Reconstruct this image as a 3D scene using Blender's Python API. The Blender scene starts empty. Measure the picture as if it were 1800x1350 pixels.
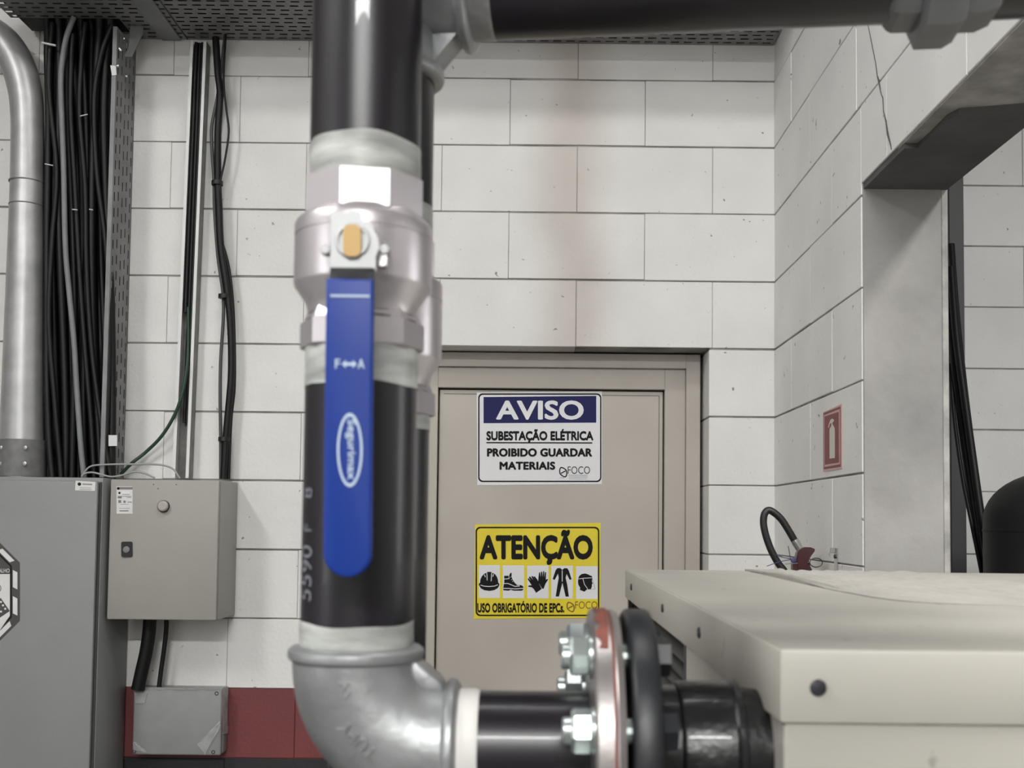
import bpy, bmesh, math, random
from mathutils import Vector, Matrix
random.seed(7)
S = bpy.context.scene
COL = S.collection
R = math.radians

# ------------------------------------------------------------------ camera, world, exposure
F_PX, CX, CY = 1900.0, 936.0, 824.0            # focal length and principal point for an 1800x1350 frame
CAM_Z, PITCH, ROLL = 1.689, R(2.8), R(0.6)
cam_data = bpy.data.cameras.new('camera')
cam = bpy.data.objects.new('camera', cam_data); COL.objects.link(cam)
cam_data.sensor_fit = 'HORIZONTAL'; cam_data.sensor_width = 36.0
cam_data.lens = F_PX / 1800 * 36
cam_data.shift_x = (900 - CX) / 1800; cam_data.shift_y = (CY - 675) / 1800
cam_data.clip_start = 0.02
CAMR = Matrix.Rotation(math.pi / 2 + PITCH, 4, 'X') @ Matrix.Rotation(ROLL, 4, 'Z')
CAMM = Matrix.Translation((0, 0, CAM_Z)) @ CAMR
cam.matrix_world = CAMM
cam_data.dof.use_dof = True; cam_data.dof.focus_distance = 3.15; cam_data.dof.aperture_fstop = 11.5
S.camera = cam

W = bpy.data.worlds.new('world'); S.world = W; W.use_nodes = True
W.node_tree.nodes['Background'].inputs[0].default_value = (0.96, 0.97, 1.0, 1)
W.node_tree.nodes['Background'].inputs[1].default_value = 0.5
S.view_settings.view_transform = 'Standard'; S.view_settings.look = 'None'
S.view_settings.gamma = 1.0; S.view_settings.use_curve_mapping = False
S.view_settings.exposure = -0.38

LAMP_A, LAMP_B, LAMP_C, LAMP_D = 450.0, 34.0, 160.0, 90.0     # watts of the ceiling luminaires (built further down)

# ------------------------------------------------------------------ layout helpers
def ray(x, y):
    return (CAMR.to_3x3() @ Vector(((x - CX) / F_PX, -(y - CY) / F_PX, -1.0)))
ORG = Vector((0, 0, CAM_Z))
def P(x, y, Y): d = ray(x, y); return ORG + d * (Y / d.y)
def PX(x, y, X): d = ray(x, y); return ORG + d * (X / d.x)
def PZ(x, y, Z): d = ray(x, y); return ORG + d * ((Z - CAM_Z) / d.z)

def lin(c):
    c = c / 255.0
    return c / 12.92 if c <= 0.04045 else ((c + 0.055) / 1.055) ** 2.4
def rgb(c): return (lin(c[0]), lin(c[1]), lin(c[2]), 1.0)

MATS = {}
def M(name, col, rough=0.5, metal=0.0, var=0.0, vscale=6.0, bump=0.0, bscale=120.0, spec=0.5, speck=0.0,
      emit=0.0, stain=None, coat=0.0, stretch=(1, 1, 1), alpha=1.0):
    m = bpy.data.materials.new(name); m.use_nodes = True; MATS[name] = m
    nt = m.node_tree; N = nt.nodes; L = nt.links; b = N['Principled BSDF']
    b.inputs['Roughness'].default_value = rough; b.inputs['Metallic'].default_value = metal
    b.inputs['Specular IOR Level'].default_value = spec
    b.inputs['Coat Weight'].default_value = coat
    b.inputs['Alpha'].default_value = alpha
    b.inputs['Base Color'].default_value = rgb(col)
    geo = N.new('ShaderNodeNewGeometry')
    mp = N.new('ShaderNodeMapping'); mp.inputs['Scale'].default_value = stretch
    L.new(geo.outputs['Position'], mp.inputs['Vector']); pos = mp.outputs['Vector']
    cur = None
    if var:
        n = N.new('ShaderNodeTexNoise'); n.inputs['Scale'].default_value = vscale; n.inputs['Detail'].default_value = 6
        L.new(pos, n.inputs['Vector'])
        r = N.new('ShaderNodeMapRange'); r.inputs['From Min'].default_value = 0.3; r.inputs['From Max'].default_value = 0.7
        r.inputs['To Min'].default_value = 1 - var; r.inputs['To Max'].default_value = 1 + var * 0.5
        L.new(n.outputs['Fac'], r.inputs['Value'])
        mx = N.new('ShaderNodeMix'); mx.data_type = 'RGBA'; mx.blend_type = 'MULTIPLY'; mx.inputs[0].default_value = 1
        mx.inputs[6].default_value = rgb(col); L.new(r.outputs[0], mx.inputs[7]); cur = mx.outputs[2]
    if speck:
        n = N.new('ShaderNodeTexNoise'); n.inputs['Scale'].default_value = 42; n.inputs['Detail'].default_value = 3
        L.new(pos, n.inputs['Vector'])
        r = N.new('ShaderNodeMapRange'); r.inputs['From Min'].default_value = 0.705; r.inputs['From Max'].default_value = 0.75
        r.inputs['To Max'].default_value = speck; L.new(n.outputs['Fac'], r.inputs['Value'])
        mx = N.new('ShaderNodeMix'); mx.data_type = 'RGBA'; L.new(r.outputs[0], mx.inputs[0])
        if cur: L.new(cur, mx.inputs[6])
        else: mx.inputs[6].default_value = rgb(col)
        mx.inputs[7].default_value = rgb((70, 66, 62)); cur = mx.outputs[2]
    if stain:                                        # one run-down water stain: centre x, half width, colour, strength
        sx, sw, sc, ss = stain
        sep = N.new('ShaderNodeSeparateXYZ'); L.new(geo.outputs['Position'], sep.inputs[0])
        n = N.new('ShaderNodeTexNoise'); n.inputs['Scale'].default_value = 3.0; L.new(geo.outputs['Position'], n.inputs['Vector'])
        a = N.new('ShaderNodeMath'); a.operation = 'MULTIPLY_ADD'; L.new(n.outputs['Fac'], a.inputs[0]); a.inputs[1].default_value = 0.10; a.inputs[2].default_value = -sx - 0.05
        a2 = N.new('ShaderNodeMath'); a2.operation = 'ADD'; L.new(sep.outputs[0], a2.inputs[0]); L.new(a.outputs[0], a2.inputs[1])
        ab = N.new('ShaderNodeMath'); ab.operation = 'ABSOLUTE'; L.new(a2.outputs[0], ab.inputs[0])
        r = N.new('ShaderNodeMapRange'); r.interpolation_type = 'SMOOTHSTEP'
        r.inputs['From Min'].default_value = 0.0; r.inputs['From Max'].default_value = sw
        r.inputs['To Min'].default_value = ss; r.inputs['To Max'].default_value = 0.0; L.new(ab.outputs[0], r.inputs['Value'])
        mx = N.new('ShaderNodeMix'); mx.data_type = 'RGBA'; mx.blend_type = 'MULTIPLY'; L.new(r.outputs[0], mx.inputs[0])
        if cur: L.new(cur, mx.inputs[6])
        else: mx.inputs[6].default_value = rgb(col)
        mx.inputs[7].default_value = rgb(sc); cur = mx.outputs[2]
    if cur: L.new(cur, b.inputs['Base Color'])
    if bump:
        n = N.new('ShaderNodeTexNoise'); n.inputs['Scale'].default_value = bscale; n.inputs['Detail'].default_value = 5
        L.new(pos, n.inputs['Vector'])
        bp = N.new('ShaderNodeBump'); bp.inputs['Strength'].default_value = bump; bp.inputs['Distance'].default_value = 0.004
        L.new(n.outputs['Fac'], bp.inputs['Height']); L.new(bp.outputs['Normal'], b.inputs['Normal'])
    if emit:
        b.inputs['Emission Color'].default_value = rgb(col); b.inputs['Emission Strength'].default_value = emit
    return m

STAIN = (0.108, 0.16, (205, 190, 180), 0.55)
M('paint_white', (226, 225, 222), 0.65, var=0.07, vscale=4.5, bump=0.22, bscale=90, speck=0.75, stain=STAIN)
M('plaster_white', (160, 160, 158), 0.8, var=0.04, vscale=2)
M('added_glow_pane', (250, 250, 252), 0.5, emit=4.2)  # glowing panes of the added windows, for fill and pipe highlights
M('mortar_white', (150, 148, 144), 0.8, var=0.5, vscale=9, bump=0.4, bscale=60)
M('paint_red', (118, 58, 59), 0.55, var=0.15, vscale=4, bump=0.25, bscale=90)
M('paint_black', (38, 38, 42), 0.55, var=0.2, vscale=4, bump=0.25, bscale=90)
M('concrete_fill', (150, 148, 145), 0.85, var=0.28, vscale=4.5, bump=0.3, bscale=50)
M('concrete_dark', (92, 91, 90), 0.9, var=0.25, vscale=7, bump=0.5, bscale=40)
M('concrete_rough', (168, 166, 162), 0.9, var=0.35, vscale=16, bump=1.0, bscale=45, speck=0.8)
M('floor_grey', (84, 83, 81), 0.5, var=0.2, vscale=2)
M('ceiling_grey', (120, 120, 120), 0.9, var=0.05)
M('door_paint', (182, 175, 166), 0.45, var=0.10, vscale=3, bump=0.03, bscale=300)
M('gap_black', (14, 14, 14), 0.9)
M('pipe_black', (24, 20, 27), 0.34, var=0.35, vscale=14, spec=0.55, coat=0.15, stretch=(1, 1, .25), bump=0.03, bscale=60)
M('sealant_tape', (186, 188, 184), 0.42, var=0.45, vscale=36, bump=0.35, bscale=40, stretch=(.6, .6, 2.5))
M('thread_metal', (176, 176, 176), 0.45, metal=0.6, var=0.45, vscale=30, bump=0.3, bscale=60)
M('white_tape', (232, 230, 226), 0.5, var=0.05, vscale=30)
M('valve_nickel', (206, 200, 203), 0.34, metal=0.75, var=0.05, vscale=20, bump=0.02, bscale=120)
M('plate_zinc', (184, 186, 186), 0.48, metal=0.35)
M('brass', (168, 140, 94), 0.5, metal=0.55)
M('slot_dark', (40, 36, 32), 0.7)
M('handle_blue', (17, 54, 142), 0.4, spec=0.35)
M('handle_print_glint', (190, 208, 226), 0.5)
M('pipe_print', (120, 122, 130), 0.6)
M('galvanised', (168, 170, 171), 0.42, metal=0.65, var=0.22, vscale=26, bump=0.13, bscale=110)
M('galvanised_duct', (178, 178, 178), 0.42, metal=0.6, var=0.18, vscale=16, bump=0.05)
M('galvanised_dull', (120, 120, 120), 0.6, metal=0.3, var=0.25, vscale=30)
M('tray_metal', (136, 136, 137), 0.6, metal=0.35, var=0.22, vscale=12)
M('flange_steel', (166, 160, 158), 0.38, metal=0.85, var=0.2, vscale=30, bump=0.08, bscale=90)
M('rust_red', (136, 78, 66), 0.7, var=0.3, vscale=40, bump=0.2)
M('zinc_bolt', (190, 198, 196), 0.32, metal=0.8, var=0.1, vscale=60)
M('flange_black', (26, 28, 32), 0.42, var=0.25, vscale=30, bump=0.1, bscale=60)
M('pipe_tar', (18, 19, 21), 0.34, var=0.5, vscale=45, bump=0.8, bscale=38, coat=0.2)
M('union_grey', (120, 121, 122), 0.5, metal=0.35, var=0.15, vscale=30)
M('cable_black', (14, 14, 15), 0.5, var=0.2, vscale=20, spec=0.35)
M('cable_grey', (122, 124, 126), 0.5, var=0.12, vscale=30)
M('cable_darkgrey', (66, 67, 67), 0.5)
M('cable_green', (34, 62, 48), 0.5)
M('wire_lightgrey', (150, 152, 152), 0.5)
M('tie_white', (212, 212, 210), 0.5)
M('tie_black', (18, 18, 18), 0.5)
M('channel_white', (222, 222, 220), 0.45, var=0.05)
M('channel_grey', (128, 128, 126), 0.6, metal=0.3, var=0.25, vscale=30)
M('panel_grey', (128, 129, 128), 0.5, var=0.05, vscale=5, bump=0.06, bscale=240)
M('panel_beige', (154, 152, 146), 0.5, var=0.05, vscale=5, bump=0.06, bscale=240)
M('seam_dark', (58, 58, 56), 0.7)
M('box_grey', (140, 141, 141), 0.5, var=0.07, vscale=25)
M('film', (196, 196, 196), 0.25, var=0.2, vscale=40, bump=0.6, bscale=40, alpha=0.5)
M('sticker_white', (214, 214, 212), 0.5, var=0.06, vscale=40)
M('print_grey', (120, 120, 120), 0.6)
M('print_black', (18, 17, 18), 0.6, spec=0.2)
M('sign_white', (222, 222, 224), 0.4)
M('sign_blue', (26, 28, 82), 0.5, spec=0.2)
M('sign_yellow', (226, 206, 42), 0.4, var=0.06, vscale=14)
M('sign_margin', (212, 206, 120), 0.4)
M('sign_red', (124, 58, 60), 0.5, var=0.08, vscale=30)
M('sign_pink', (196, 160, 158), 0.5)
M('sign_cream', (204, 198, 190), 0.5)
M('octagon_grey', (70, 68, 69), 0.5)
M('machine_cream', (178, 175, 166), 0.42, var=0.05, vscale=6, bump=0.02, bscale=200, speck=0.35)
M('machine_dusty_shaded', (158, 155, 147), 0.7, var=0.10, vscale=7, bump=0.05, bscale=200, speck=0.5)  # dust tone darkened further, so the top reads less lit than the front
M('screw_dark', (58, 58, 62), 0.4, metal=0.4)
M('vent_black', (26, 27, 29), 0.45)
M('foam_mat', (160, 157, 150), 0.8, var=0.10, vscale=30, bump=0.4, bscale=160)
M('rubber', (26, 27, 27), 0.42)
M('chrome', (200, 200, 200), 0.25, metal=0.9)
M('extinguisher_red', (64, 17, 25), 0.35, coat=0.3)
M('seal_purple', (62, 60, 104), 0.5)
M('steel_wire', (90, 88, 90), 0.35, metal=0.8)
M('tank_black', (34, 34, 35), 0.55, var=0.2, vscale=6)
M('lamp_body', (215, 215, 215), 0.5)
M('lamp_tube', (255, 250, 242), 0.5, emit=4.0)
M('knob_rose', (172, 164, 160), 0.35)
M('lens_ring', (70, 66, 64), 0.35, metal=0.5)
M('crack_dark', (74, 72, 70), 0.9)

# ------------------------------------------------------------------ mesh helpers
WORG = {}
class MB:
    def __init__(self): self.v = []; self.f = []
    def add(self, vs, fs):
        o = len(self.v); self.v += [Vector(p) for p in vs]; self.f += [tuple(i + o for i in q) for q in fs]; return self
    def box(self, x0, x1, y0, y1, z0, z1, bev=0.0, seg=1):
        bm = bmesh.new()
        vs = [bm.verts.new(p) for p in ((x0,y0,z0),(x1,y0,z0),(x1,y1,z0),(x0,y1,z0),(x0,y0,z1),(x1,y0,z1),(x1,y1,z1),(x0,y1,z1))]
        for q in ((0,3,2,1),(4,5,6,7),(0,1,5,4),(1,2,6,5),(2,3,7,6),(3,0,4,7)): bm.faces.new([vs[i] for i in q])
        if bev: bmesh.ops.bevel(bm, geom=bm.edges[:], offset=bev, segments=seg, profile=0.5, affect='EDGES')
        bm.verts.index_update()
        self.add([v.co.copy() for v in bm.verts], [[v.index for v in f.verts] for f in bm.faces]); bm.free(); return self
    def tube(self, pts, r, n=10, caps=True, closed=False):
        pts = [Vector(p) for p in pts]; k = len(pts)
        rr = r if isinstance(r, (list, tuple)) else [r] * k
        T = []
        for i in range(k):
            if closed: t = pts[(i + 1) % k] - pts[i - 1]
            else: t = pts[min(i + 1, k - 1)] - pts[max(i - 1, 0)]
            T.append(t.normalized())
        a = Vector((0, 0, 1)) if abs(T[0].z) < 0.9 else Vector((1, 0, 0))
        nrm = (a - T[0] * a.dot(T[0])).normalized(); rings = []
        for i in range(k):
            nrm = (nrm - T[i] * nrm.dot(T[i])).normalized(); bi = T[i].cross(nrm)
            rings.append([pts[i] + (nrm * math.cos(2 * math.pi * j / n) + bi * math.sin(2 * math.pi * j / n)) * rr[i] for j in range(n)])
        vs = [p for q in rings for p in q]; fs = []
        for i in range(k if closed else k - 1):
            i2 = (i + 1) % k
            for j in range(n): fs.append((i * n + j, i * n + (j + 1) % n, i2 * n + (j + 1) % n, i2 * n + j))
        if caps and not closed:
            fs.append(tuple(range(n))[::-1]); fs.append(tuple((k - 1) * n + j for j in range(n)))
        return self.add(vs, fs)
    def lathe(self, o, axis, prof, n=40, ph=0.0):
        o = Vector(o); ax = Vector(axis).normalized()
        a = Vector((0, -1, 0)) if abs(ax.y) < 0.9 else Vector((0, 0, 1))
        u = (a - ax * a.dot(ax)).normalized(); w = ax.cross(u); vs = []; fs = []
        for (t, r) in prof:
            r = max(r, 1e-5)
            for j in range(n):
                an = 2 * math.pi * j / n + ph
                vs.append(o + ax * t + (u * math.cos(an) + w * math.sin(an)) * r)
        for i in range(len(prof) - 1):
            for j in range(n): fs.append((i * n + j, i * n + (j + 1) % n, (i + 1) * n + (j + 1) % n, (i + 1) * n + j))
        fs.append(tuple(range(n))[::-1]); fs.append(tuple((len(prof) - 1) * n + j for j in range(n)))
        return self.add(vs, fs)
    def prism(self, poly, fn, w0, w1):
        k = len(poly)
        vs = [fn(a, b, w0) for a, b in poly] + [fn(a, b, w1) for a, b in poly]
        fs = [tuple(range(k)), tuple(range(2 * k - 1, k - 1, -1))] + [(i, (i + 1) % k, k + (i + 1) % k, k + i) for i in range(k)]
        return self.add(vs, fs)
    def bevel(self, off, seg=2):
        bm = bmesh.new(); vs = [bm.verts.new(p) for p in self.v]
        for q in self.f: bm.faces.new([vs[i] for i in q])
        bmesh.ops.recalc_face_normals(bm, faces=bm.faces[:])
        bmesh.ops.bevel(bm, geom=bm.edges[:], offset=off, segments=seg, profile=0.5, affect='EDGES')
        bm.verts.index_update(); self.v = [v.co.copy() for v in bm.verts]; self.f = [tuple(v.index for v in f.verts) for f in bm.faces]; bm.free(); return self
    def ringprism(self, outer, inner, fn, w0, w1):
        k = len(outer)
        vs = [fn(*p, w0) for p in outer] + [fn(*p, w0) for p in inner] + [fn(*p, w1) for p in outer] + [fn(*p, w1) for p in inner]
        fs = []
        for i in range(k):
            j = (i + 1) % k
            fs += [(i, j, k + j, k + i), (2*k+i, 2*k+j, 3*k+j, 3*k+i), (i, j, 2*k+j, 2*k+i), (k+i, k+j, 3*k+j, 3*k+i)]
        return self.add(vs, fs)
    def mesh(self, name, c, smooth=32):
        me = bpy.data.meshes.new(name)
        me.from_pydata([tuple(p - c) for p in self.v], [], self.f)
        bm = bmesh.new(); bm.from_mesh(me); bmesh.ops.recalc_face_normals(bm, faces=bm.faces[:]); bm.to_mesh(me); bm.free()
        if smooth:
            for p in me.polygons: p.use_smooth = True
            me.set_sharp_from_angle(angle=R(smooth))
        return me
    def build(self, name, mat, parent=None, label=None, cat=None, group=None, kind=None, smooth=32):
        lo = Vector([min(p[i] for p in self.v) for i in range(3)]); hi = Vector([max(p[i] for p in self.v) for i in range(3)])
        c = (lo + hi) / 2
        if parent is None: c.z = lo.z
        o = bpy.data.objects.new(name, self.mesh(name, c, smooth)); COL.objects.link(o)
        o.data.materials.append(MATS[mat]); link(o, c, parent); tag(o, label, cat, group, kind)
        return o
def link(o, c, parent):
    WORG[o] = Vector(c)
    if parent is not None:
        o.parent = parent; o.location = Vector(c) - WORG[parent]
    else: o.location = c
def tag(o, label=None, cat=None, group=None, kind=None):
    if label: o['label'] = label
    if cat: o['category'] = cat
    if group: o['group'] = group
    if kind: o['kind'] = kind
def thing(name, loc, label, cat, group=None, kind=None):
    o = bpy.data.objects.new(name, None); COL.objects.link(o); o.empty_display_size = 0.05
    link(o, Vector(loc), None); tag(o, label, cat, group, kind); return o
def smooth_path(pts, sub=6):
    pts = [Vector(p) for p in pts]; out = []
    for i in range(len(pts) - 1):
        p0 = pts[max(i - 1, 0)]; p1 = pts[i]; p2 = pts[i + 1]; p3 = pts[min(i + 2, len(pts) - 1)]
        for s in range(sub):
            t = s / sub
            out.append(0.5 * ((2 * p1) + (p2 - p0) * t + (2 * p0 - 5 * p1 + 4 * p2 - p3) * t * t + (3 * p1 - p0 - 3 * p2 + p3) * t ** 3))
    out.append(pts[-1]); return out
def rrect(x0, x1, y0, y1, r, n=5):
    out = []
    for cx, cy, a0 in ((x1 - r, y1 - r, 0), (x0 + r, y1 - r, 90), (x0 + r, y0 + r, 180), (x1 - r, y0 + r, 270)):
        for k in range(n + 1):
            a = R(a0 + 90 * k / n); out.append((cx + r * math.cos(a), cy + r * math.sin(a)))
    return out
def ell(cx, cy, rx, ry, n=28): return [(cx + rx * math.cos(2 * math.pi * k / n), cy + ry * math.sin(2 * math.pi * k / n)) for k in range(n)]
def text_shape(body, bold=0.0, spacing=1.0):
    cu = bpy.data.curves.new('t', 'FONT'); cu.body = body; cu.size = 1.0; cu.offset = bold; cu.resolution_u = 4
    cu.space_character = spacing
    ob = bpy.data.objects.new('t', cu); COL.objects.link(ob)
    bpy.context.view_layer.update()
    me = ob.to_mesh(); vs = [v.co.copy() for v in me.vertices]; fs = [tuple(p.vertices) for p in me.polygons]
    ob.to_mesh_clear(); bpy.data.objects.remove(ob); bpy.data.curves.remove(cu)
    x0 = min(v.x for v in vs); x1 = max(v.x for v in vs); y0 = min(v.y for v in vs); y1 = max(v.y for v in vs)
    return [((v.x - x0) / (x1 - x0), (v.y - y0) / (y1 - y0)) for v in vs], fs
def lettering(body, fn, w, mat, parent, bold=0.0, name='lettering', spacing=1.0):
    """fn maps (0..1, 0..1, height) to a point; flat print lying w proud of its carrier"""
    uv, fs = text_shape(body, 0.0 if bold > 0 else bold, spacing)
    mb = MB(); nch = max(1, len(body)); dx = bold / nch * 1.2; dy = bold * .8
    for k, (ex, ey) in enumerate([(0, 0)] + [(math.cos(R(q)) * g, math.sin(R(q)) * g) for g in (.5, 1) for q in range(0, 360, 30)] if bold > 0 else [(0, 0)]):
        mb.add([fn(a * (1 - 2 * dx) + dx + ex * dx, b * (1 - 2 * dy) + dy + ey * dy, w + k * .000004) for a, b in uv], fs)
    return mb.build(name, mat, parent, smooth=0)

# ------------------------------------------------------------------ the setting
YW = 3.146          # face of the back wall
XR = 0.705          # face of the right wall
YJ = 2.307          # far jamb of the opening in the right wall
TW = 0.184          # thickness of the right wall
YF = 3.48           # back wall of the room behind the opening
DL, DR, DT = -0.40, 0.513, 2.2   # door opening
ZL = PX(1519, 318, XR).z       # underside of the lintel
BLOCKS = {}
def block(parent, axis, a0, a1, z0, z1, face, depth, mat, gap=(0.0013, 0.0046)):
    """one concrete block; axis 'x' lies along a wall facing -Y, axis 'y' along a wall facing -X"""
    ga, gz = gap; gz += random.choice((-0.0018, 0.0, 0.0016))
    la = round(a1 - a0 - ga, 4); lz = round(z1 - z0 - gz, 4)
    if la < 0.02 or lz < 0.02: return
    key = (axis, la, lz, depth, mat)
    if key not in BLOCKS:
        mb = MB()
        if axis == 'x': mb.box(-la/2, la/2, -depth/2, depth/2, -lz/2, lz/2, 0.0013, 1)
        else: mb.box(-depth/2, depth/2, -la/2, la/2, -lz/2, lz/2, 0.0013, 1)
        me = mb.mesh('block', Vector((0, 0, 0)), 0); me.materials.append(MATS[mat]); BLOCKS[key] = me
    o = bpy.data.objects.new('block', BLOCKS[key]); COL.objects.link(o)
    j = random.uniform(-0.0008, 0.0008)
    ca, cz = (a0 + a1) / 2, (z0 + z1) / 2
    c = (ca, face + depth / 2 + j, cz) if axis == 'x' else (face + depth / 2 + j, ca, cz)
    link(o, c, parent)
def course(parent, axis, spans, z, off, face, depth, mat, zlow=None):
    for (s0, s1) in spans:
        cuts = [s0]; a = off + 0.4 * math.ceil((s0 - off) / 0.4)
        while a < s1:
            if a - s0 > 0.05 and s1 - a > 0.05: cuts.append(a)      # no slivers at the ends
            a += 0.4
        cuts.append(s1)
        for c0, c1 in zip(cuts, cuts[1:]): block(parent, axis, c0, c1, zlow or z, z + 0.2, face, depth, mat)

MB().box(-3.2, 3.4, -4.0, 5.0, -0.1, 0.0).build('floor', 'floor_grey', kind='structure')
MB().box(-3.2, 3.4, -4.0, 5.0, 4.7, 4.8).build('ceiling', 'ceiling_grey', kind='structure')

def window_wall(wname, wn, axis, a0, a1, w0, w1, z0, z1, at, out, label):
    """a plastered wall with one added, glowing three-light window; axis is the wall's run, at its inner face, out the outward sign"""
    def bx(mb, p, q, d0, d1, za, zb):
        lo, hi = min(at + out * d0, at + out * d1), max(at + out * d0, at + out * d1)
        return mb.box(p, q, lo, hi, za, zb) if axis == 'x' else mb.box(lo, hi, p, q, za, zb)
    m = MB(); bx(m, a0, w0, 0, .1, 0, 4.7); bx(m, w1, a1, 0, .1, 0, 4.7); bx(m, w0, w1, 0, .1, 0, z0); bx(m, w0, w1, 0, .1, z1, 4.7)
    m.build(wname, 'plaster_white', kind='structure', smooth=0)
    loc = ((w0 + w1) / 2, at, z0) if axis == 'x' else (at, (w0 + w1) / 2, z0)
    t = thing(wn, loc, label, None, kind='structure'); st = (w1 - w0) / 3
    for k in range(3):
        bx(MB(), w0 + st * k + .04, w0 + st * (k + 1), .07, .075, z0 + .04, z1 - .04).build('pane', 'added_glow_pane', t)
        bx(MB(), w0 + st * k, w0 + st * k + .04, .03, .09, z0, z1).build('mullion', 'lamp_body', t)
    bx(MB(), w1 - .04, w1, .03, .09, z0, z1).build('mullion', 'lamp_body', t)
    for zz in (z0, z1 - .04): bx(MB(), w0, w1, .03, .09, zz, zz + .04).build('rail', 'lamp_body', t)
window_wall('wall_rear', 'fill_window_1', 'x', -3.2, 3.2, 0.9, 2.0, 1.4, 3.3, -4.0, -1, 'added glowing window in the wall behind the camera')  # unseen windows, added to light the fronts and streak the pipes
window_wall('wall_left', 'fill_window_2', 'y', -4.0, YW, -1.9, -0.7, 1.4, 2.9, -3.2, -1, 'added glowing window in the left wall')
window_wall('wall_far_right', 'fill_window_3', 'y', -4.0, YF + .17, 0.9, 1.8, 1.2, 2.6, 3.2, 1, 'added glowing window of the room behind the opening')
core = MB(); rc = 0.0040
core.box(-3.2, DL - 0.003, YW + rc, YW + 0.17, 0, 4.7)
core.box(DR + 0.003, XR + TW, YW + rc, YW + 0.17, 0, 4.7)
core.box(DL - 0.003, DR + 0.003, YW + rc, YW + 0.17, DT + 0.003, 4.7)
wall_back = core.build('wall_back', 'mortar_white', kind='structure', smooth=0)
for r in range(4, 18):
    z = round(r * 0.2, 3)
    if z >= 3.4: continue
    off = -0.077 + (0.0 if r % 2 == 0 else 0.2)
    mat = 'paint_white' if r >= 6 else ('paint_red' if r == 5 else 'paint_black')
    spans = [(-1.9, DL), (DR, XR + 0.01)] if z < DT - 0.01 else [(-1.9, XR + 0.01)]
    course(wall_back, 'x', spans, z, off, YW, 0.15, mat)
MB().box(-1.9, DL - .002, YW + .0032, YW + .02, 1.0, 1.2).build('mortar_band', 'paint_red', wall_back, smooth=0)
MB().box(-1.9, DL - .002, YW + .0032, YW + .02, 0.6, 1.0).build('mortar_band', 'paint_black', wall_back, smooth=0)

core = MB()
core.box(XR + rc, XR + TW - 0.002, YJ + 0.004, YW + 0.002, 0, 4.7)
core.box(XR + rc, XR + TW - 0.002, -1.2, YJ + 0.004, ZL + .003, 4.7)
core.box(XR + rc, XR + TW - 0.002, -4.0, -1.2, 0, 4.7)
wall_right = core.build('wall_right', 'mortar_white', kind='structure', smooth=0)
for r in range(6, 18):
    z = round(r * 0.2, 3)
    off = 2.937 + (0.0 if r % 2 == 0 else -0.2)
    if z < 2.39: course(wall_right, 'y', [(YJ, YW)], z, off - 2.4, XR, 0.15, 'paint_white')
    elif z < 2.41:
        course(wall_right, 'y', [(YJ, YW)], z, off - 2.4, XR, 0.15, 'paint_white')
        course(wall_right, 'y', [(0.9, YJ)], z, off - 2.4, XR, 0.15, 'paint_white', ZL)
    else: course(wall_right, 'y', [(0.9, YW)], z, off - 2.4, XR, 0.15, 'paint_white')
# jamb render, its chamfer strip, soffit slabs of the lintel, the crack above the opening
MB().box(XR + 0.003, XR + TW - 0.0125, YJ - 0.004, YJ + 0.02, 0.0, ZL, 0.001).build('jamb_render', 'concrete_fill', wall_right)
MB().box(XR + TW - 0.013, XR + TW + 0.003, YJ - 0.0025, YJ + 0.02, 0.0, ZL, 0.003).build('jamb_edge_strip', 'concrete_rough', wall_right)
fnZ = lambda a, b, w: (a, b, w)
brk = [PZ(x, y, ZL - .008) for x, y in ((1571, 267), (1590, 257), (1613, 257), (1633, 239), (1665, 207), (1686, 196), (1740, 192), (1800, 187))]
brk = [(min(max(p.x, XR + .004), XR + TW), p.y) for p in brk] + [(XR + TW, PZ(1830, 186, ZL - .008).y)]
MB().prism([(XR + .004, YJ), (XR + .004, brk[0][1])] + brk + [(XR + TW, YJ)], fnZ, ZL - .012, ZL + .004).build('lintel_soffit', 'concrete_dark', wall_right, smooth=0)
MB().prism([(XR + .004, brk[0][1])] + brk + [(XR + TW, 0.9), (XR + .004, 0.9)], fnZ, ZL - .002, ZL + .005).build('lintel_soffit_pale', 'concrete_rough', wall_right, smooth=0)  # nearer part of the soffit, paler and rougher
cr = [PX(x, y, XR - 0.0006) for x, y in ((1524, 36), (1532, 75), (1539, 110), (1542, 133), (1545, 142), (1549, 165), (1552, 172), (1553, 195), (1558, 215), (1561, 235), (1566, 255), (1567, 263))]
MB().tube(cr, [0.0006, .0008, .0008, .001, .0022, .001, .0012, .001, .0016, .0028, .0015, .001], 6).build('crack', 'crack_dark', wall_right)

wf = MB().box(XR + TW - 0.002, 3.2, YF + rc, YF + 0.17, 0, 4.7).build('wall_far', 'mortar_white', kind='structure', smooth=0)
for r in range(6, 16):
    course(wf, 'x', [(0.95, 2.25)], round(r * 0.2, 3), 1.392 - 0.8 + (0.0 if r % 2 else 0.2), YF, 0.15, 'paint_white')

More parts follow.
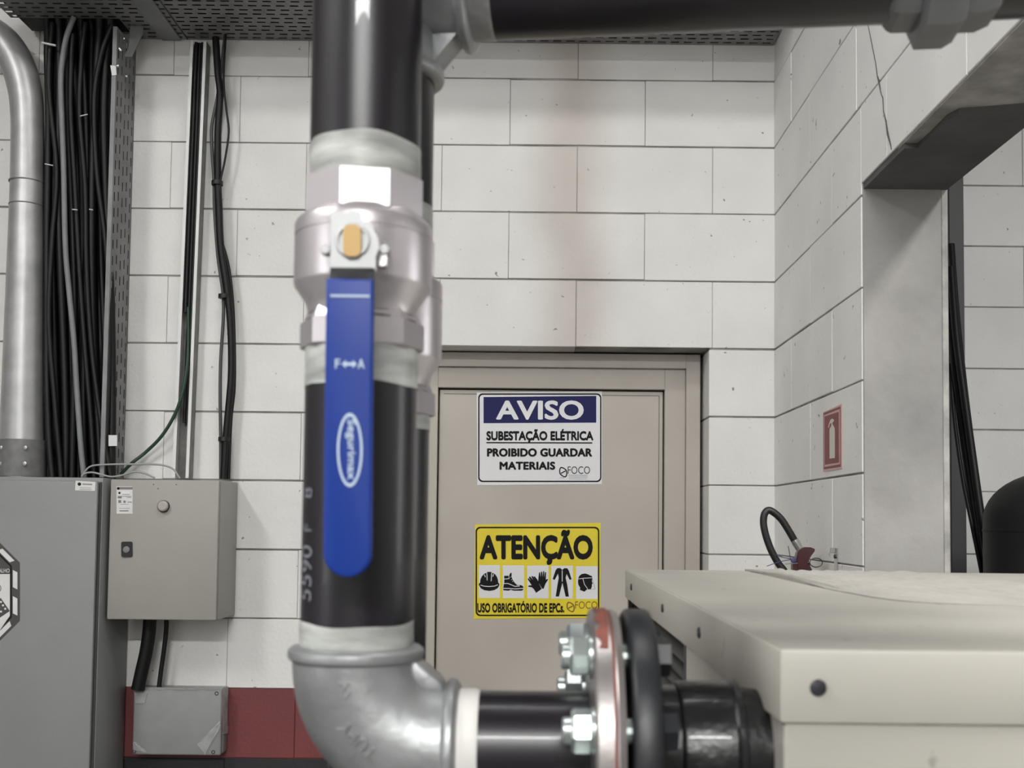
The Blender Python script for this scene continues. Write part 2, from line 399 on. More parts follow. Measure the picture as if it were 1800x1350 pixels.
# ---- door
YFR = 3.243
door = thing('door_1', (0.06, YFR, 0), 'beige metal door with stepped frame set back in the block wall', None, kind='structure')
def frame(name, x0, x1, zt, w, ya, yb, mat='door_paint'):
    for nm, b in (('post', (x0, x0 + w, 0, zt)), ('post', (x1 - w, x1, 0, zt)), ('head', (x0 + w, x1 - w, zt - w, zt))):
        MB().box(b[0], b[1], ya, yb, b[2], b[3], 0.0015).build(name + '_' + nm, mat, door)
fx1 = P(1231, 800, YFR).x; ft = P(1000, 621, YFR).z
fx0 = DL + 0.006
frame('outer_frame', fx0, fx1, ft, 0.043, YFR, YFR + 0.09)
frame('inner_frame', fx0 + 0.0432, fx1 - 0.0432, ft - 0.0432, 0.0625, YFR + 0.014, YFR + 0.09)
YD = YFR + 0.030
lx0, lx1, lt = fx0 + 0.1062, fx1 - 0.1062, ft - 0.1062
MB().box(lx0 + 0.003, lx1 - 0.003, YD, YD + 0.04, 0.01, lt - 0.004, 0.002).build('leaf', 'door_paint', door)
MB().box(lx0 - 0.002, lx1 + 0.002, YD + 0.02, YD + 0.05, 0.0, lt + 0.002).build('leaf_gap', 'gap_black', door)
MB().box(lx1 - 0.016, lx1 - 0.0145, YD - 0.0006, YD + 0.01, 0.02, lt - 0.017).build('leaf_fold', 'seam_dark', door)
MB().box(lx0 + 0.016, lx1 - 0.0145, YD - 0.0006, YD + 0.01, lt - 0.0175, lt - 0.016).build('leaf_fold', 'seam_dark', door)
MB().box(DL - 0.02, DR + 0.02, YFR + 0.06, YFR + 0.075, 0, DT + 0.02).build('frame_gap', 'gap_black', door)

# ------------------------------------------------------------------ ceiling luminaires
def luminaire(x, y, z, watts, label, length=1.25, rot=False):
    lx, ly = (length / 2, 0.18) if not rot else (0.18, length / 2)
    t = thing('ceiling_luminaire', (x, y, z), label, 'lamp', 'fluorescent luminaires hung from the ceiling')
    MB().box(x - lx, x + lx, y - ly, y + ly, z, z + 0.06, 0.006).build('housing', 'lamp_body', t)
    for s in (-1, 1):
        if rot: a, b = (x + s * 0.06, y - ly + .03, z - 0.02), (x + s * 0.06, y + ly - .03, z - 0.02)
        else: a, b = (x - lx + .03, y + s * 0.06, z - 0.02), (x + lx - .03, y + s * 0.06, z - 0.02)
        MB().tube([a, b], 0.013, 12).build('tube', 'lamp_tube', t)
    for s in (-1, 1):
        q = (x + s * lx * 0.7, y) if not rot else (x, y + s * ly * 0.7)
        MB().tube([(q[0], q[1], z + .05), (q[0], q[1], 4.7)], 0.004, 6).build('hanger_rod', 'chrome', t)
    ld = bpy.data.lights.new('lamp_light', 'AREA'); ld.shape = 'RECTANGLE'; ld.size = 2 * lx; ld.size_y = 2 * ly
    ld.energy = watts; ld.color = (1.0, 0.992, 0.982)
    lo = bpy.data.objects.new('lamp_light', ld); COL.objects.link(lo); lo.parent = t; lo.location = (0, 0, -0.04)
luminaire(-0.1, -3.3, 4.05, LAMP_A, 'long white twin-tube ceiling lamp behind the camera', 2.4)
luminaire(0.1, 1.25, 4.15, LAMP_B, 'white twin-tube ceiling lamp above the pipes')
luminaire(1.9, -0.3, 3.9, LAMP_C, 'white twin-tube ceiling lamp in the room behind the opening', rot=True)
luminaire(-2.2, 0.1, 4.05, LAMP_D, 'white twin-tube ceiling lamp at the left side of the room', rot=True)

# ------------------------------------------------------------------ steel pipework
Y1, RP = 0.7415, 0.0381
X1 = (P(640, 200, Y1).x + P(635, 900, Y1).x) / 2
def z1(y): return P(636, y, Y1).z
def pipe_v(name, x, y, z0, z1_, label, tapes, group='black steel pipes'):
    t = thing(name, (x, y, z0), label, 'pipe', group)
    MB().lathe((x, y, z0), (0, 0, 1), [(0, RP), (z1_ - z0, RP)], 48).build('tube', 'pipe_black', t)
    for (a, b) in tapes:
        h = b - a
        mb = MB(); n = 48; k = 7; vs = []; fs = []
        for i in range(k):
            for j in range(n):
                an = 2 * math.pi * j / n
                rr = RP + 0.0004 + (0.0002 * math.sin(3 * an + i) if 0 < i < k - 1 else 0)
                wob = (0.0010 * math.sin(2 * an + a * 50) + 0.0006 * math.sin(5 * an)) if i in (0, k - 1) else 0
                vs.append((x + rr * math.sin(an), y - rr * math.cos(an), a + h * i / (k - 1) + wob))
        for i in range(k - 1):
            for j in range(n): fs.append((i * n + j, i * n + (j + 1) % n, (i + 1) * n + (j + 1) % n, (i + 1) * n + j))
        mb.add(vs, fs).build('thread_sealant', 'sealant_tape', t)
    return t
def ball_valve(x, y, S_, zt, zo1, zb0, zb1, zn, zo2, zo3, label, group):
    """zt top of upper octagon, zo1 its foot, zb0/zb1 body, zn neck, zo2/zo3 lower octagon"""
    t = thing('ball_valve', (x, y, zo3), label, 'valve', group)
    MB().lathe((x, y, zo1), (0, 0, 1), [(-0.004, .0425), (zt - zo1 - .001, .0425), (zt - zo1, .0412)], 8, R(22.5 + 9)).build('end_octagon', 'valve_nickel', t, smooth=0)
    zg = zb0 - (zb0 - zb1) * 0.27
    b = zb1; rb = 0.0472
    MB().lathe((x, y, 0), (0, 0, 1), [(zn - .002, .037), (zn, .0375), (zn + .006, .039), (zb1 - .001, rb - .0006), (zb1 + .0015, rb), (zg - .0008, rb), (zg - .0004, rb - .0006),
               (zg + .0004, rb - .0006), (zg + .0008, rb), (zb0 - .004, rb), (zb0 - .0015, rb - .0012), (zb0, rb - .004), (zb0 + 0.004, .040)], 56).build('body', 'valve_nickel', t)
    MB().lathe((x, y, zo3), (0, 0, 1), [(0, .0405), (.0012, .0425), (zo2 - zo3 - .0012, .0425), (zo2 - zo3, .0405), (zn - zo3 + .001, .0375)], 8, R(49)).build('end_octagon', 'valve_nickel', t, smooth=0)
    return t
# front run
zu, zl = 3.2, P(630, 1138, Y1).z - 0.012
Zt, Zo1, Zb0, Zb1, Zn, Zo2, Zo3 = (z1(v) for v in (323, 378, 393, 507, 552, 569, 618))
pipe_v('steel_pipe', X1, Y1, Zt - 0.02, zu, 'black steel pipe rising from the blue-handled valve out of the top of the picture', [(Zt - 0.006, z1(263))])
pipe_v('steel_pipe', X1, Y1, zl, Zo3 + 0.02, 'black steel pipe with white printing between blue-handled valve and grey elbow', [(Zo3 - (z1(617) - z1(682)), Zo3 + .006), (zl + .005, z1(1092))])
bv = ball_valve(X1, Y1, 1, Zt, Zo1, Zb0, Zb1, Zn, Zo2, Zo3, 'large nickel ball valve with long blue lever handle, nearest the camera', 'ball valves')
# stem, plate and lever of the front valve
YS = Y1 - 0.0472
sc = P(621, 427, YS - 0.016); xs, zs = sc.x, sc.z
MB().lathe((xs, YS + 0.012, zs), (0, -1, 0), [(0, .017), (.018, .017), (.019, .0155), (.0215, .0155)], 30).build('stem_boss', 'valve_nickel', bv)
YPl = YS - 0.0115
fP = lambda Y: (lambda a, b, w: P(a, b, Y) + Vector((0, -w, 0)))
MB().prism([(583, 376), (612, 376), (618, 371), (634, 374), (640, 390), (655, 398), (664, 420), (668, 437), (661, 452), (662, 477), (581, 474), (583, 430)], fP(YPl), 0, 0.0025).build('lever_plate', 'plate_zinc', bv)
nut = P(621, 425, YPl)
MB().lathe(nut, (0, -1, 0), [(0, .0112), (.004, .0112), (.0045, .0105), (.0045, .0092), (.0012, .0090)], 32).build('lock_ring', 'plate_zinc', bv)
stem = MB().prism(rrect(606, 637, 399, 455, 12), fP(YPl), 0, 0.0062).build('stem', 'brass', bv)
MB().lathe(P(621, 425, YPl - .0008), (0, -1, 0), [(0, .0091), (.001, .0091)], 32).build('stem_recess', 'slot_dark', bv)
for (px, py, r) in ((573, 440, 9), (676, 440, 9)):
    c = P(px, py, YS - .004)
    MB().lathe(c + Vector((0, .012, 0)), (0, -1, 0), [(0, .0026), (.010, .0026), (.0105, .0036), (.0145, .0036), (.0155, .0028)], 16).build('stop_pin', 'plate_zinc', bv)
MB().prism(rrect(667, 681, 436, 470, 5), fP(YS - .002), -0.004, 0.004).build('stop_lug', 'valve_nickel', bv)
# lever: neck bends towards the camera, then the sleeve hangs down
YH = YPl - 0.012
hx = lambda y: P(617 - (y - 490) * 0.008, y, YH)
neck = MB(); prof = [(P(621, 472, YPl), 0.0), (P(620, 478, YPl - .001), 0), (P(619, 487, YPl - .006), 0), (P(618, 500, YH), 0)]
for i in range(3):
    a, b = prof[i][0], prof[i + 1][0]; hw = 0.0140
    neck.add([a + Vector((-hw, 0, 0)), a + Vector((hw, 0, 0)), b + Vector((hw, 0, 0)), b + Vector((-hw, 0, 0)),
              a + Vector((-hw, -.0025, 0)), a + Vector((hw, -.0025, 0)), b + Vector((hw, -.0025, 0)), b + Vector((-hw, -.0025, 0))],
             [(0,1,2,3), (4,5,6,7), (0,1,5,4), (1,2,6,5), (2,3,7,6), (3,0,4,7)])
neck.build('lever_neck', 'screw_dark', bv)  # dark metal colour stands in for the neck's dark reflection
ha = [(575, 492), (658, 494)]
outl = [(576, 492), (659, 494), (658, 640), (657, 800), (656, 960)] + [(613.5 + 42.5 * math.cos(R(a)), 972 + 42 * math.sin(R(a))) for a in range(10, 171, 10)] + [(571, 960), (572, 800), (574, 640)]
def sleeve(poly, fn, layers):
    mb = MB(); k = len(poly); cx_ = sum(p[0] for p in poly) / k; cy_ = sum(p[1] for p in poly) / k
    vs = []
    for (w, ins) in layers:
        for (a, b) in poly:
            dx, dy = a - cx_, b - cy_; L_ = math.hypot(dx, dy)
            vs.append(fn(a - (1 if dx > 0 else -1) * ins * min(1, abs(dx) / 30), b - (1 if dy > 0 else -1) * ins * min(1, abs(dy) / 200), w))
    fs = [tuple(range(k)), tuple((len(layers) - 1) * k + i for i in range(k))]
    for l in range(len(layers) - 1):
        for i in range(k): fs.append((l * k + i, l * k + (i + 1) % k, (l + 1) * k + (i + 1) % k, (l + 1) * k + i))
    return mb.add(vs, fs)
hd = sleeve(outl, fP(YH), [(0, 3), (.0012, .6), (.003, 0), (.0052, .6), (.0064, 3), (.0066, 6)]).build('lever_handle', 'handle_blue', bv, label='blue plastic-coated lever', smooth=50)
hf = fP(YH - 0.0066)
MB().prism([(581, 518), (650, 519), (650, 523), (581, 522)], hf, 0, 0.0006).build('sleeve_highlight', 'handle_print_glint', hd)  # pale bar painted as the highlight at the sleeve's bend
def boxfn(fn, x0, x1, y0, y1):                     # unit square to a pixel rectangle (y down)
    return lambda a, b, w: fn(x0 + a * (x1 - x0), y1 + b * (y0 - y1), w)
lettering('F', boxfn(hf, 589, 598, 631, 648), .0004, 'handle_print_glint', hd, .03)
lettering('A', boxfn(hf, 629, 641, 631, 648), .0004, 'handle_print_glint', hd, .03)
MB().prism([(601, 640), (608, 633), (608, 637.5), (620, 637.5), (620, 633), (627, 640), (620, 647), (620, 642.5), (608, 642.5), (608, 647)], hf, 0, .0004).build('arrow_print', 'handle_print_glint', hd, smooth=0)
MB().ringprism(ell(615, 791, 22.5, 65, 40), ell(615, 791, 18.5, 59, 40), hf, 0, .0004).build('oval_print', 'handle_print_glint', hd, smooth=0)
lettering('Segurimax', lambda a, b, w: hf(607 + b * 19, 737 + a * 106, w), .0004, 'handle_print_glint', hd, .03)
# white printing along the lower pipe
lower_pipe = [o for o in bpy.data.objects if o.name == 'steel_pipe.001'][0]
lp_tube = [o for o in lower_pipe.children if o.name.startswith('tube')][0]
def cyl(a0, a1, za, zb):                           # text running up the pipe wall
    def fn(a, b, w):
        an = a0 + b * (a1 - a0); rr = RP + w
        return (X1 + rr * math.sin(an), Y1 - rr * math.cos(an), za + a * (zb - za))
    return fn
lettering('5590', cyl(R(-42), R(-64), z1(1052), z1(958)), .0005, 'pipe_print', lp_tube, .0)
lettering('F', cyl(R(-44), R(-60), z1(934), z1(922)), .0005, 'pipe_print', lp_tube)
lettering('8', cyl(R(-44), R(-60), z1(878), z1(860)), .0005, 'pipe_print', lp_tube)

# elbow
ZA = P(818, 1214, Y1).z - RP
XE = P(790, 1300, Y1).x
ze = P(630, 1140, Y1).z
el = thing('pipe_elbow', (X1, Y1, ZA - 0.05), 'galvanised grey pipe elbow with raised lettering below the vertical pipe', 'elbow')
rbE = 0.0427; bend = 0.057
pts = [(X1, Y1, ze - 0.004)]
for k in range(15):
    a = R(90 * k / 14); pts.append((X1 + bend * (1 - math.cos(a)), Y1, ZA + bend * (1 - math.sin(a))))
pts.append((XE, Y1, ZA))
eb = MB().tube(pts, rbE, 48).build('body', 'galvanised', el)
def collar(o, ax, w, r0, r1, name, mat, parent):
    MB().lathe(o, ax, [(-.001, r0), (.0, r1 - .003), (.002, r1 - .0006), (w * .5, r1), (w - .002, r1 - .0006), (w, r1 - .003), (w + .003, r0)], 48).build(name, mat, parent)
collar((X1, Y1, ze + 0.002), (0, 0, -1), 0.0095, 0.0395, 0.0462, 'rim', 'galvanised', el)
collar((XE + 0.006, Y1, ZA), (-1, 0, 0), 0.0085, 0.0395, 0.0465, 'rim', 'galvanised', el)
# filler web in the inside corner
fY = lambda a, b, w: (a, Y1 - 0.010 + w, b)
xi, zi = X1 + rbE - .004, ZA + rbE - .004
web = MB().prism([(xi - .002, ze - .004), (xi + .004, ze - .006), (XE - .0045, ZA + rbE + .003), (XE - .003, zi), (xi, zi)], fY, -0.006, 0.022).bevel(.0025, 2); web.build('corner_web', 'galvanised', el, smooth=60)
# raised maker's letters, wrapped on the elbow wall
def on_elbow(cx_, cz_, ang, sz):
    ca, sa = math.cos(ang), math.sin(ang)
    def fn(a, b, w):
        u, v = (a - .5) * sz[0], (b - .5) * sz[1]
        x = cx_ + u * ca - v * sa; z = cz_ + u * sa + v * ca
        # distance to the bend's axis line
        ox, oz = X1 + bend, ZA + bend
        if x < ox and z < oz: d = abs(math.hypot(x - ox, z - oz) - bend)
        elif z >= oz: d = abs(x - X1)
        else: d = abs(z - ZA)
        return (x, Y1 - math.sqrt(max(rbE ** 2 - d * d, 1e-6)) - w, z)
    return fn
c = P(628, 1301, Y1 - rbE + .002)
def raised(body, fn, parent, h=0.0017, bold=.03):
    uv, fs = text_shape(body, bold); n = len(uv); mb = MB()
    vs = [fn(a, b, -.001) for a, b in uv] + [fn(a, b, h) for a, b in uv]
    from collections import Counter
    ed = Counter(); order = {}
    for f in fs:
        for i in range(len(f)):
            e = (f[i], f[(i + 1) % len(f)]); k_ = tuple(sorted(e)); ed[k_] += 1; order[k_] = e
    side = [(order[k_][0], order[k_][1], order[k_][1] + n, order[k_][0] + n) for k_, q in ed.items() if q == 1]
    mb.add(vs, [tuple(i + n for i in f) for f in fs] + side).build('raised_lettering', 'galvanised', parent, smooth=0)
raised('TUPY', on_elbow(c.x, c.z, R(137), (0.030, 0.0085)), el)
c2 = P(605, 1212, Y1 - rbE + .002)
raised('2', on_elbow(c2.x, c2.z, R(180), (0.007, 0.010)), el)

# horizontal nipple, flanges and sleeve
nip = thing('steel_nipple', (XE + .03, Y1, ZA - RP), 'short black steel pipe between grey elbow and bolted flange', 'pipe', 'black steel pipes')
XF0 = P(1036, 1100, Y1).x; XF1 = P(1083, 1100, Y1).x; XB0 = P(1094, 1100, Y1).x; XB1 = P(1141, 1100, Y1).x
MB().lathe((XE - .01, Y1, ZA), (1, 0, 0), [(0, RP), (XF0 - XE + .012, RP)], 48).build('tube', 'pipe_black', nip)
MB().lathe((XE + .004, Y1, ZA), (1, 0, 0), [(0, RP + .0003), (.001, RP + .0014), (P(836, 1300, Y1 - RP).x - XE - .006, RP + .0014), (P(838, 1300, Y1 - RP).x - XE - .004, RP + .0002)], 48).build('thread_tape', 'white_tape', nip, label='white sealing tape')
RF = 0.0945
fl = thing('pipe_flange', (XF0, Y1, ZA - RF), 'bright steel flange with red rust and zinc bolts on the horizontal pipe', 'flange')
tf = XF1 - XF0
MB().lathe((XF0, Y1, ZA), (1, 0, 0), [(0, RP - .001), (0, RF - .0015), (.0015, RF), (tf * .60, RF), (tf * .61, RF - .001)], 64).build('disc', 'flange_steel', fl)
MB().lathe((XF0 + tf * .60, Y1, ZA), (1, 0, 0), [(0, RP), (0, RF - .0012), (tf * .10, RF - .0012), (tf * .1, RP)], 64).build('gasket', 'rust_red', fl, label='rust-red gasket')
MB().lathe((XF0 + tf * .71, Y1, ZA), (1, 0, 0), [(0, RP), (0, RF - .001), (.001, RF - .0004), (tf * .29, RF - .002), (tf * .29, RP)], 64).build('backing_ring', 'flange_steel', fl)
# rust-coloured primer on the top of the rim
pr = MB(); k = 24; vs = []; fs = []
for i in range(k + 1):
    an = R(52 + 76 * i / k)
    edge = tf * (0.60 - 0.22 * abs(i / k - .45))
    for xx in (XF0 + tf * 0.16 + .002 * math.sin(i * 1.7), XF0 + edge):
        vs.append((xx, Y1 - (RF + .0004) * math.cos(an), ZA + (RF + .0004) * math.sin(an)))
for i in range(k): fs.append((2*i, 2*i+1, 2*i+3, 2*i+2))
pr.add(vs, fs).build('primer_patch', 'rust_red', fl, label='patch of red primer')
RBC = 0.0725
for kk in range(8):
    an = R(20 + 45 * kk)
    by, bz = Y1 - RBC * math.cos(an), ZA + RBC * math.sin(an)
    bt = MB()
    ph = random.uniform(0, 1)
    bt.lathe((XF0, by, bz), (-1, 0, 0), [(0, .0145), (.002, .0145), (.002, .001)], 20)
    bt.lathe((XF0 - .002, by, bz), (-1, 0, 0), [(0, .0128), (.001, .0138), (.0105, .0138), (.0125, .0122)], 6, ph)
    bt.lathe((XF0 - .0145, by, bz), (-1, 0, 0), [(0, .0085), (.0045, .0085), (.0055, .0075)], 16)
    bt.lathe((XF0, by, bz), (1, 0, 0), [(0, .008), (XB1 - XF0 + .004, .008)], 14)
    MB().lathe((XB1, by, bz), (1, 0, 0), [(0, .0125), (.010, .0125)], 6, ph).build('nut', 'flange_black', fl)  # black instead of zinc, standing in for shade behind the flange
    bt.build('bolt', 'zinc_bolt', fl, smooth=25)
sp = thing('flanged_sleeve', (XB1, Y1, ZA - RF), 'black flange with tar-black pipe stub running into the cream machine', 'flange')
tb = XB1 - XB0
MB().lathe((XB0, Y1, ZA), (1, 0, 0), [(0, RP), (0, RF - .003), (.0015, RF - .0008), (.003, RF), (tb - .003, RF), (tb - .001, RF - .001), (tb, RF - .003), (tb, RP)], 64).build('disc', 'flange_black', sp)
XH1 = P(1196, 1250, Y1).x; XS1 = P(1297, 1200, Y1).x
rs = 0.0462
MB().lathe((XB1, Y1, ZA), (1, 0, 0), [(-.002, .043), (XH1 - XB1, .043)], 48).build('hub', 'pipe_tar', sp)
MB().lathe((XH1 - .004, Y1, ZA), (1, 0, 0), [(0, .043), (.001, rs - .001), (.003, rs), (XS1 - XH1 - .004, rs), (XS1 - XH1 - .002, rs + .0015), (XS1 - XH1 + .002, rs + .0012), (XS1 - XH1 + .004, rs - .004), (XS1 - XH1 + .03, rs - .006)], 48).build('stub', 'pipe_tar', sp)

# ---- rear run
Y2 = 0.872
X2 = (P(757, 300, Y2).x + P(755, 1000, Y2).x) / 2 - RP
def z2(y): return P(755, y, Y2).z
pB = [z2(v) for v in (430, 482, 494, 634, 676, 690, 733)]
ztee = z2(146)
pipe_v('steel_pipe', X2, Y2, pB[0] - .02, ztee + .02, 'black steel pipe just behind the front one, between tee and second valve', [(pB[0] - .005, pB[0] + .03)])
pipe_v('steel_pipe', X2, Y2, 0.9, pB[6] + .02, 'black steel pipe mostly hidden behind the front pipe, below the second valve', [(pB[6] - (z2(733) - z2(758)), pB[6] + .005)])
bv2 = ball_valve(X2, Y2, 1, *pB, 'second nickel ball valve half hidden behind the front valve', 'ball valves')
MB().box(X2 - .014, X2 + .014, Y2 - .066, Y2 - .062, pB[3] - .16, pB[2] - .03, .001).build('lever_handle', 'handle_blue', bv2)
MB().lathe((X2, Y2, pB[2] - .038), (0, -1, 0), [(.03, .015), (.068, .015)], 24).build('stem_boss', 'valve_nickel', bv2)
ZB = P(872, 74, Y2).z + RP
tee = thing('pipe_tee', (X2, Y2, ztee), 'galvanised pipe tee at the top where the overhead pipe branches off', 'tee')
# yaw of the overhead run: its underside stays level while it comes towards the camera
zb = ZB - RP; Ye = 0.87
for _ in range(60):
    Ye += (P(1545, 36, Ye).z - zb) * -0.4
xe = P(1545, 36, Ye).x; xb = P(872, 74, Y2).x
DV = Vector((xe - X2, Ye - Y2, 0)).normalized()
def along(px, py=40):                               # distance along the overhead axis where it shows at column px
    d = ray(px, py); # intersect vertical plane through the axis
    nrm = Vector((-DV.y, DV.x, 0)); t = (Vector((X2, Y2, 0)) - Vector((0, 0, 0))).dot(nrm) / d.dot(nrm)
    q = d * t; return (Vector((q.x, q.y, 0)) - Vector((X2, Y2, 0))).dot(DV)
OA = Vector((X2, Y2, ZB))
MB().lathe((X2, Y2, ztee), (0, 0, 1), [(0, .0425), (2 * (ZB - ztee), .0425)], 48).build('body', 'galvanised', tee)
Lt = along(822)
MB().lathe(OA, DV, [(0, .0425), (Lt, .0425)], 48).build('branch', 'galvanised', tee)
collar((X2, Y2, ztee), (0, 0, 1), 0.010, .039, .0465, 'rim', 'galvanised', tee)
collar(OA + DV * (Lt + .004), -DV, 0.009, .039, .0485, 'rim', 'galvanised', tee)
wp = [(.036, -.060), (.041, -.062), (Lt - .006, -.040), (Lt - .006, -.030), (.036, -.030)]
side = Vector((-DV.y, DV.x, 0))
MB().prism(wp, lambda a, b, w: OA + DV * a + Vector((0, 0, b)) + side * w, -.014, .014).build('corner_web', 'galvanised', tee)
op = thing('steel_pipe', OA + DV * .2 - Vector((0, 0, RP)), 'long black overhead pipe running right across the top of the picture', 'pipe', 'black steel pipes')
Lu = along(1560); L2 = along(1612); L3 = along(1690); L4 = along(1752)
MB().lathe(OA, DV, [(Lt - .01, RP), (Lu + .01, RP)], 48).build('tube', 'pipe_black', op)
MB().lathe(OA, DV, [(Lt, RP + .0008), (along(866), RP + .0008), (along(870), RP)], 48).build('bare_thread', 'thread_metal', op, label='bare metal thread')
un = thing('pipe_union', OA + DV * L2 - Vector((0, 0, .055)), 'grey pipe union with big nut on the overhead pipe at the top right', 'union')
MB().lathe(OA, DV, [(Lu - .001, .039), (Lu + .002, .0425), (Lu + .006, .0445), (L2 + .003, .0445)], 8, R(22.5)).build('end_octagon', 'union_grey', un, smooth=0)
MB().lathe(OA, DV, [(L2 - .001, .046), (L2, .0535), (L2 + .002, .0575), (L3 - .010, .0575), (L3 - .002, .053), (L3, .046)], 8, R(22.5)).build('union_nut', 'union_grey', un, smooth=30)
MB().lathe(OA, DV, [(L3 - .002, .0465), (L4 - .012, .0465), (L4 - .002, .042), (L4, .039)], 8, R(22.5)).build('tail', 'union_grey', un, smooth=30)
MB().lathe(OA, DV, [(L4 - .01, RP), (L4 + .35, RP)], 48).build('steel_pipe', 'pipe_black', None, 'black pipe leaving the union at the top right corner', 'pipe', 'black steel pipes')

# ------------------------------------------------------------------ cable trays
def slot_sheet(mb, o, U, V, nu, nv, pu, pv, su, sv, stag=True, skip=None):
    """flat sheet of nu x nv cells (pitch pu, pv) from o along U, V, each with a slot su x sv"""
    o, U, V = Vector(o), Vector(U), Vector(V)
    for j in range(nv):
        sh = pu / 2 if (stag and j % 2) else 0
        for i in range(nu):
            a0 = i * pu; b0 = j * pv
            if skip and skip(a0 + pu / 2, b0 + pv / 2): continue
            c0 = a0 + (pu - su) / 2 + (pu * 0.10 if sh else -pu * 0.10); d0 = b0 + (pv - sv) / 2
            q = [(a0, b0), (a0 + pu, b0), (a0 + pu, b0 + pv), (a0, b0 + pv), (c0, d0), (c0 + su, d0), (c0 + su, d0 + sv), (c0, d0 + sv)]
            mb.add([o + U * a + V * b for a, b in q], [(0, 1, 5, 4), (1, 2, 6, 5), (2, 3, 7, 6), (3, 0, 4, 7)])
ZT = P(900, 76, YW).z
tray = thing('cable_tray', (-0.4, 2.98, ZT), 'long perforated metal cable tray running along the top of the back wall', 'cable tray')
XTL = -1.50; nU = int((XR - 0.004 - XTL) / 0.038); pu = (XR - 0.004 - XTL) / nU
bt = MB()
slot_sheet(bt, (XTL, 2.815, ZT), (1, 0, 0), (0, 1, 0), nU, 13, pu, 0.025, 0.024, 0.0075, skip=lambda a, b: (XTL + a < -1.185 and b > 0.205))
bo = bt.build('bottom_sheet', 'tray_metal', tray, smooth=0)
MB().box(XTL, XR - .004, 2.811, 2.815, ZT, ZT + 0.10).build('side_rail', 'tray_metal', tray)
MB().box(-1.185, XR - .004, YW - .006, YW - .002, ZT, ZT + 0.10).build('side_rail', 'tray_metal', tray)
xs0 = P(262, 40, 2.95).x
MB().box(xs0 - .028, xs0 + .028, 2.80, YW - .006, ZT - .006, ZT - .001, .001).build('cross_strut', 'tray_metal', tray)
MB().box(xs0 + .045, xs0 + .047, 2.815, YW - .006, ZT - .003, ZT).build('splice_edge', 'seam_dark', tray)
MB().box(XTL, XR - .01, 2.83, YW - .012, ZT + .012, ZT + .07, .01).build('cable_bundle', 'cable_black', None, 'dark bundle of cables lying inside the overhead cable tray', 'cables', kind='stuff')
# vertical tray
XV1 = P(229, 450, YW).x; XV0 = P(79, 450, 3.0).x; YV = 3.0
zv0, zv1 = 1.80, ZT - 0.03
vt = thing('cable_tray', ((XV0 + XV1) / 2, YW - .07, zv0), 'upright perforated tray holding the thick bundle of black cables on the left', 'cable tray')
MB().box(XV0, XV1, YW - .006, YW - .002, zv0 - .5, zv1).build('back_sheet', 'tray_metal', vt)
sd = MB(); nv = int((zv1 - zv0) / .045)
slot_sheet(sd, (XV1, YV, zv0), (0, 0, 1), (0, 1, 0), nv, 5, (zv1 - zv0) / nv, (YW - .003 - YV) / 5, .026, .006)
sd.build('side_rail', 'tray_metal', vt, smooth=0)
MB().box(XV1 - .012, XV1, YV - .001, YV, zv0, zv1).build('rail_lip', 'tray_metal', vt)
# curved end piece joining both trays
MB().prism([(P(212, 66, YV).x, P(212, 66, YV).z), (P(215, 42, YV).x, ZT + .01), (XV1 + .05, ZT + .01), (XV1 + .05, ZT - .02), (XV1 + .02, ZT - .09), (XV1 - .002, ZT - .09)],
           lambda a, b, w: (a, YV + w, b), 0.06, 0.064).build('corner_plate', 'tray_metal', vt, smooth=0)
crv = [(-1.52, 2.83, ZT + .02), (-1.50, 2.88, ZT - .005), (-1.475, 2.95, ZT - .05), (XV0, YV + .02, ZT - .16), (XV0, YV + .02, ZT - .3)]
for px, py in ((218, 68), (211, 86), (212, 88), (207, 116), (222, 134)):
    MB().lathe(P(px, py, YV + .04 if px > 215 else YV - .001), (0, -1, 0), [(0, .004), (.004, .004), (.005, .002)], 8).build('rail_screw', 'chrome', vt)
MB().prism([(194, 115), (204, 116), (205, 132), (197, 133)], fP(YV - .002), 0, .001).build('rail_clip', 'tie_white', vt)

# ------------------------------------------------------------------ cables
CG = 'black cables in the upright tray'
lab_x = ['leftmost', 'second', 'third', 'fourth', 'fifth', 'sixth', 'seventh', 'eighth', 'ninth', 'tenth', 'eleventh', 'twelfth']
def cable(pts, r, mat, label, group=None, sub=5, n=8, name='cable'):
    return MB().tube(smooth_path(pts, sub), r, n).build(name, mat, None, label, 'cable', group, smooth=60)
yst = [42, 110, 200, 300, 420, 540, 660, 770, 842]
for i in range(12):
    x0 = 84 + i * 10.4
    shift = random.uniform(-4, 4)
    pts = []
    for k, y in enumerate(yst):
        t = k / (len(yst) - 1)
        lean = 10 * (t - 0.4) + 5 * math.sin(2.2 * t * math.pi + i * 0.9)
        flare = (8 if i > 6 else -2 if i < 3 else 3) * max(0, 1 - t * 5)
        x = min(197, max(83, x0 + lean + flare + shift * math.sin(3 * t)))
        pts.append(P(x, y, 3.028 + 0.024 * (i % 2) + 0.004 * math.sin(i * 2.1 + 4 * t)))
    top = pts[0].copy(); top.z = ZT + .03; top.y = 3.0
    cable([top] + pts, random.choice([.0095, .0105, .0115]), 'cable_black', lab_x[i] + ' thick black cable from the left in the upright tray', CG)
for i in range(8):                                                  # second layer, behind
    x0 = 88 + i * 15; pts = []
    for k, y in enumerate(yst):
        t = k / 8
        pts.append(P(min(198, max(83, x0 + 9 * math.sin(2.5 * t + i))), y, 3.085))
    top = pts[0].copy(); top.z = ZT + .03
    cable([top] + pts, .0125, 'cable_black', lab_x[i] + ' cable from the left in the rear layer of the upright tray', 'rear layer of black cables')
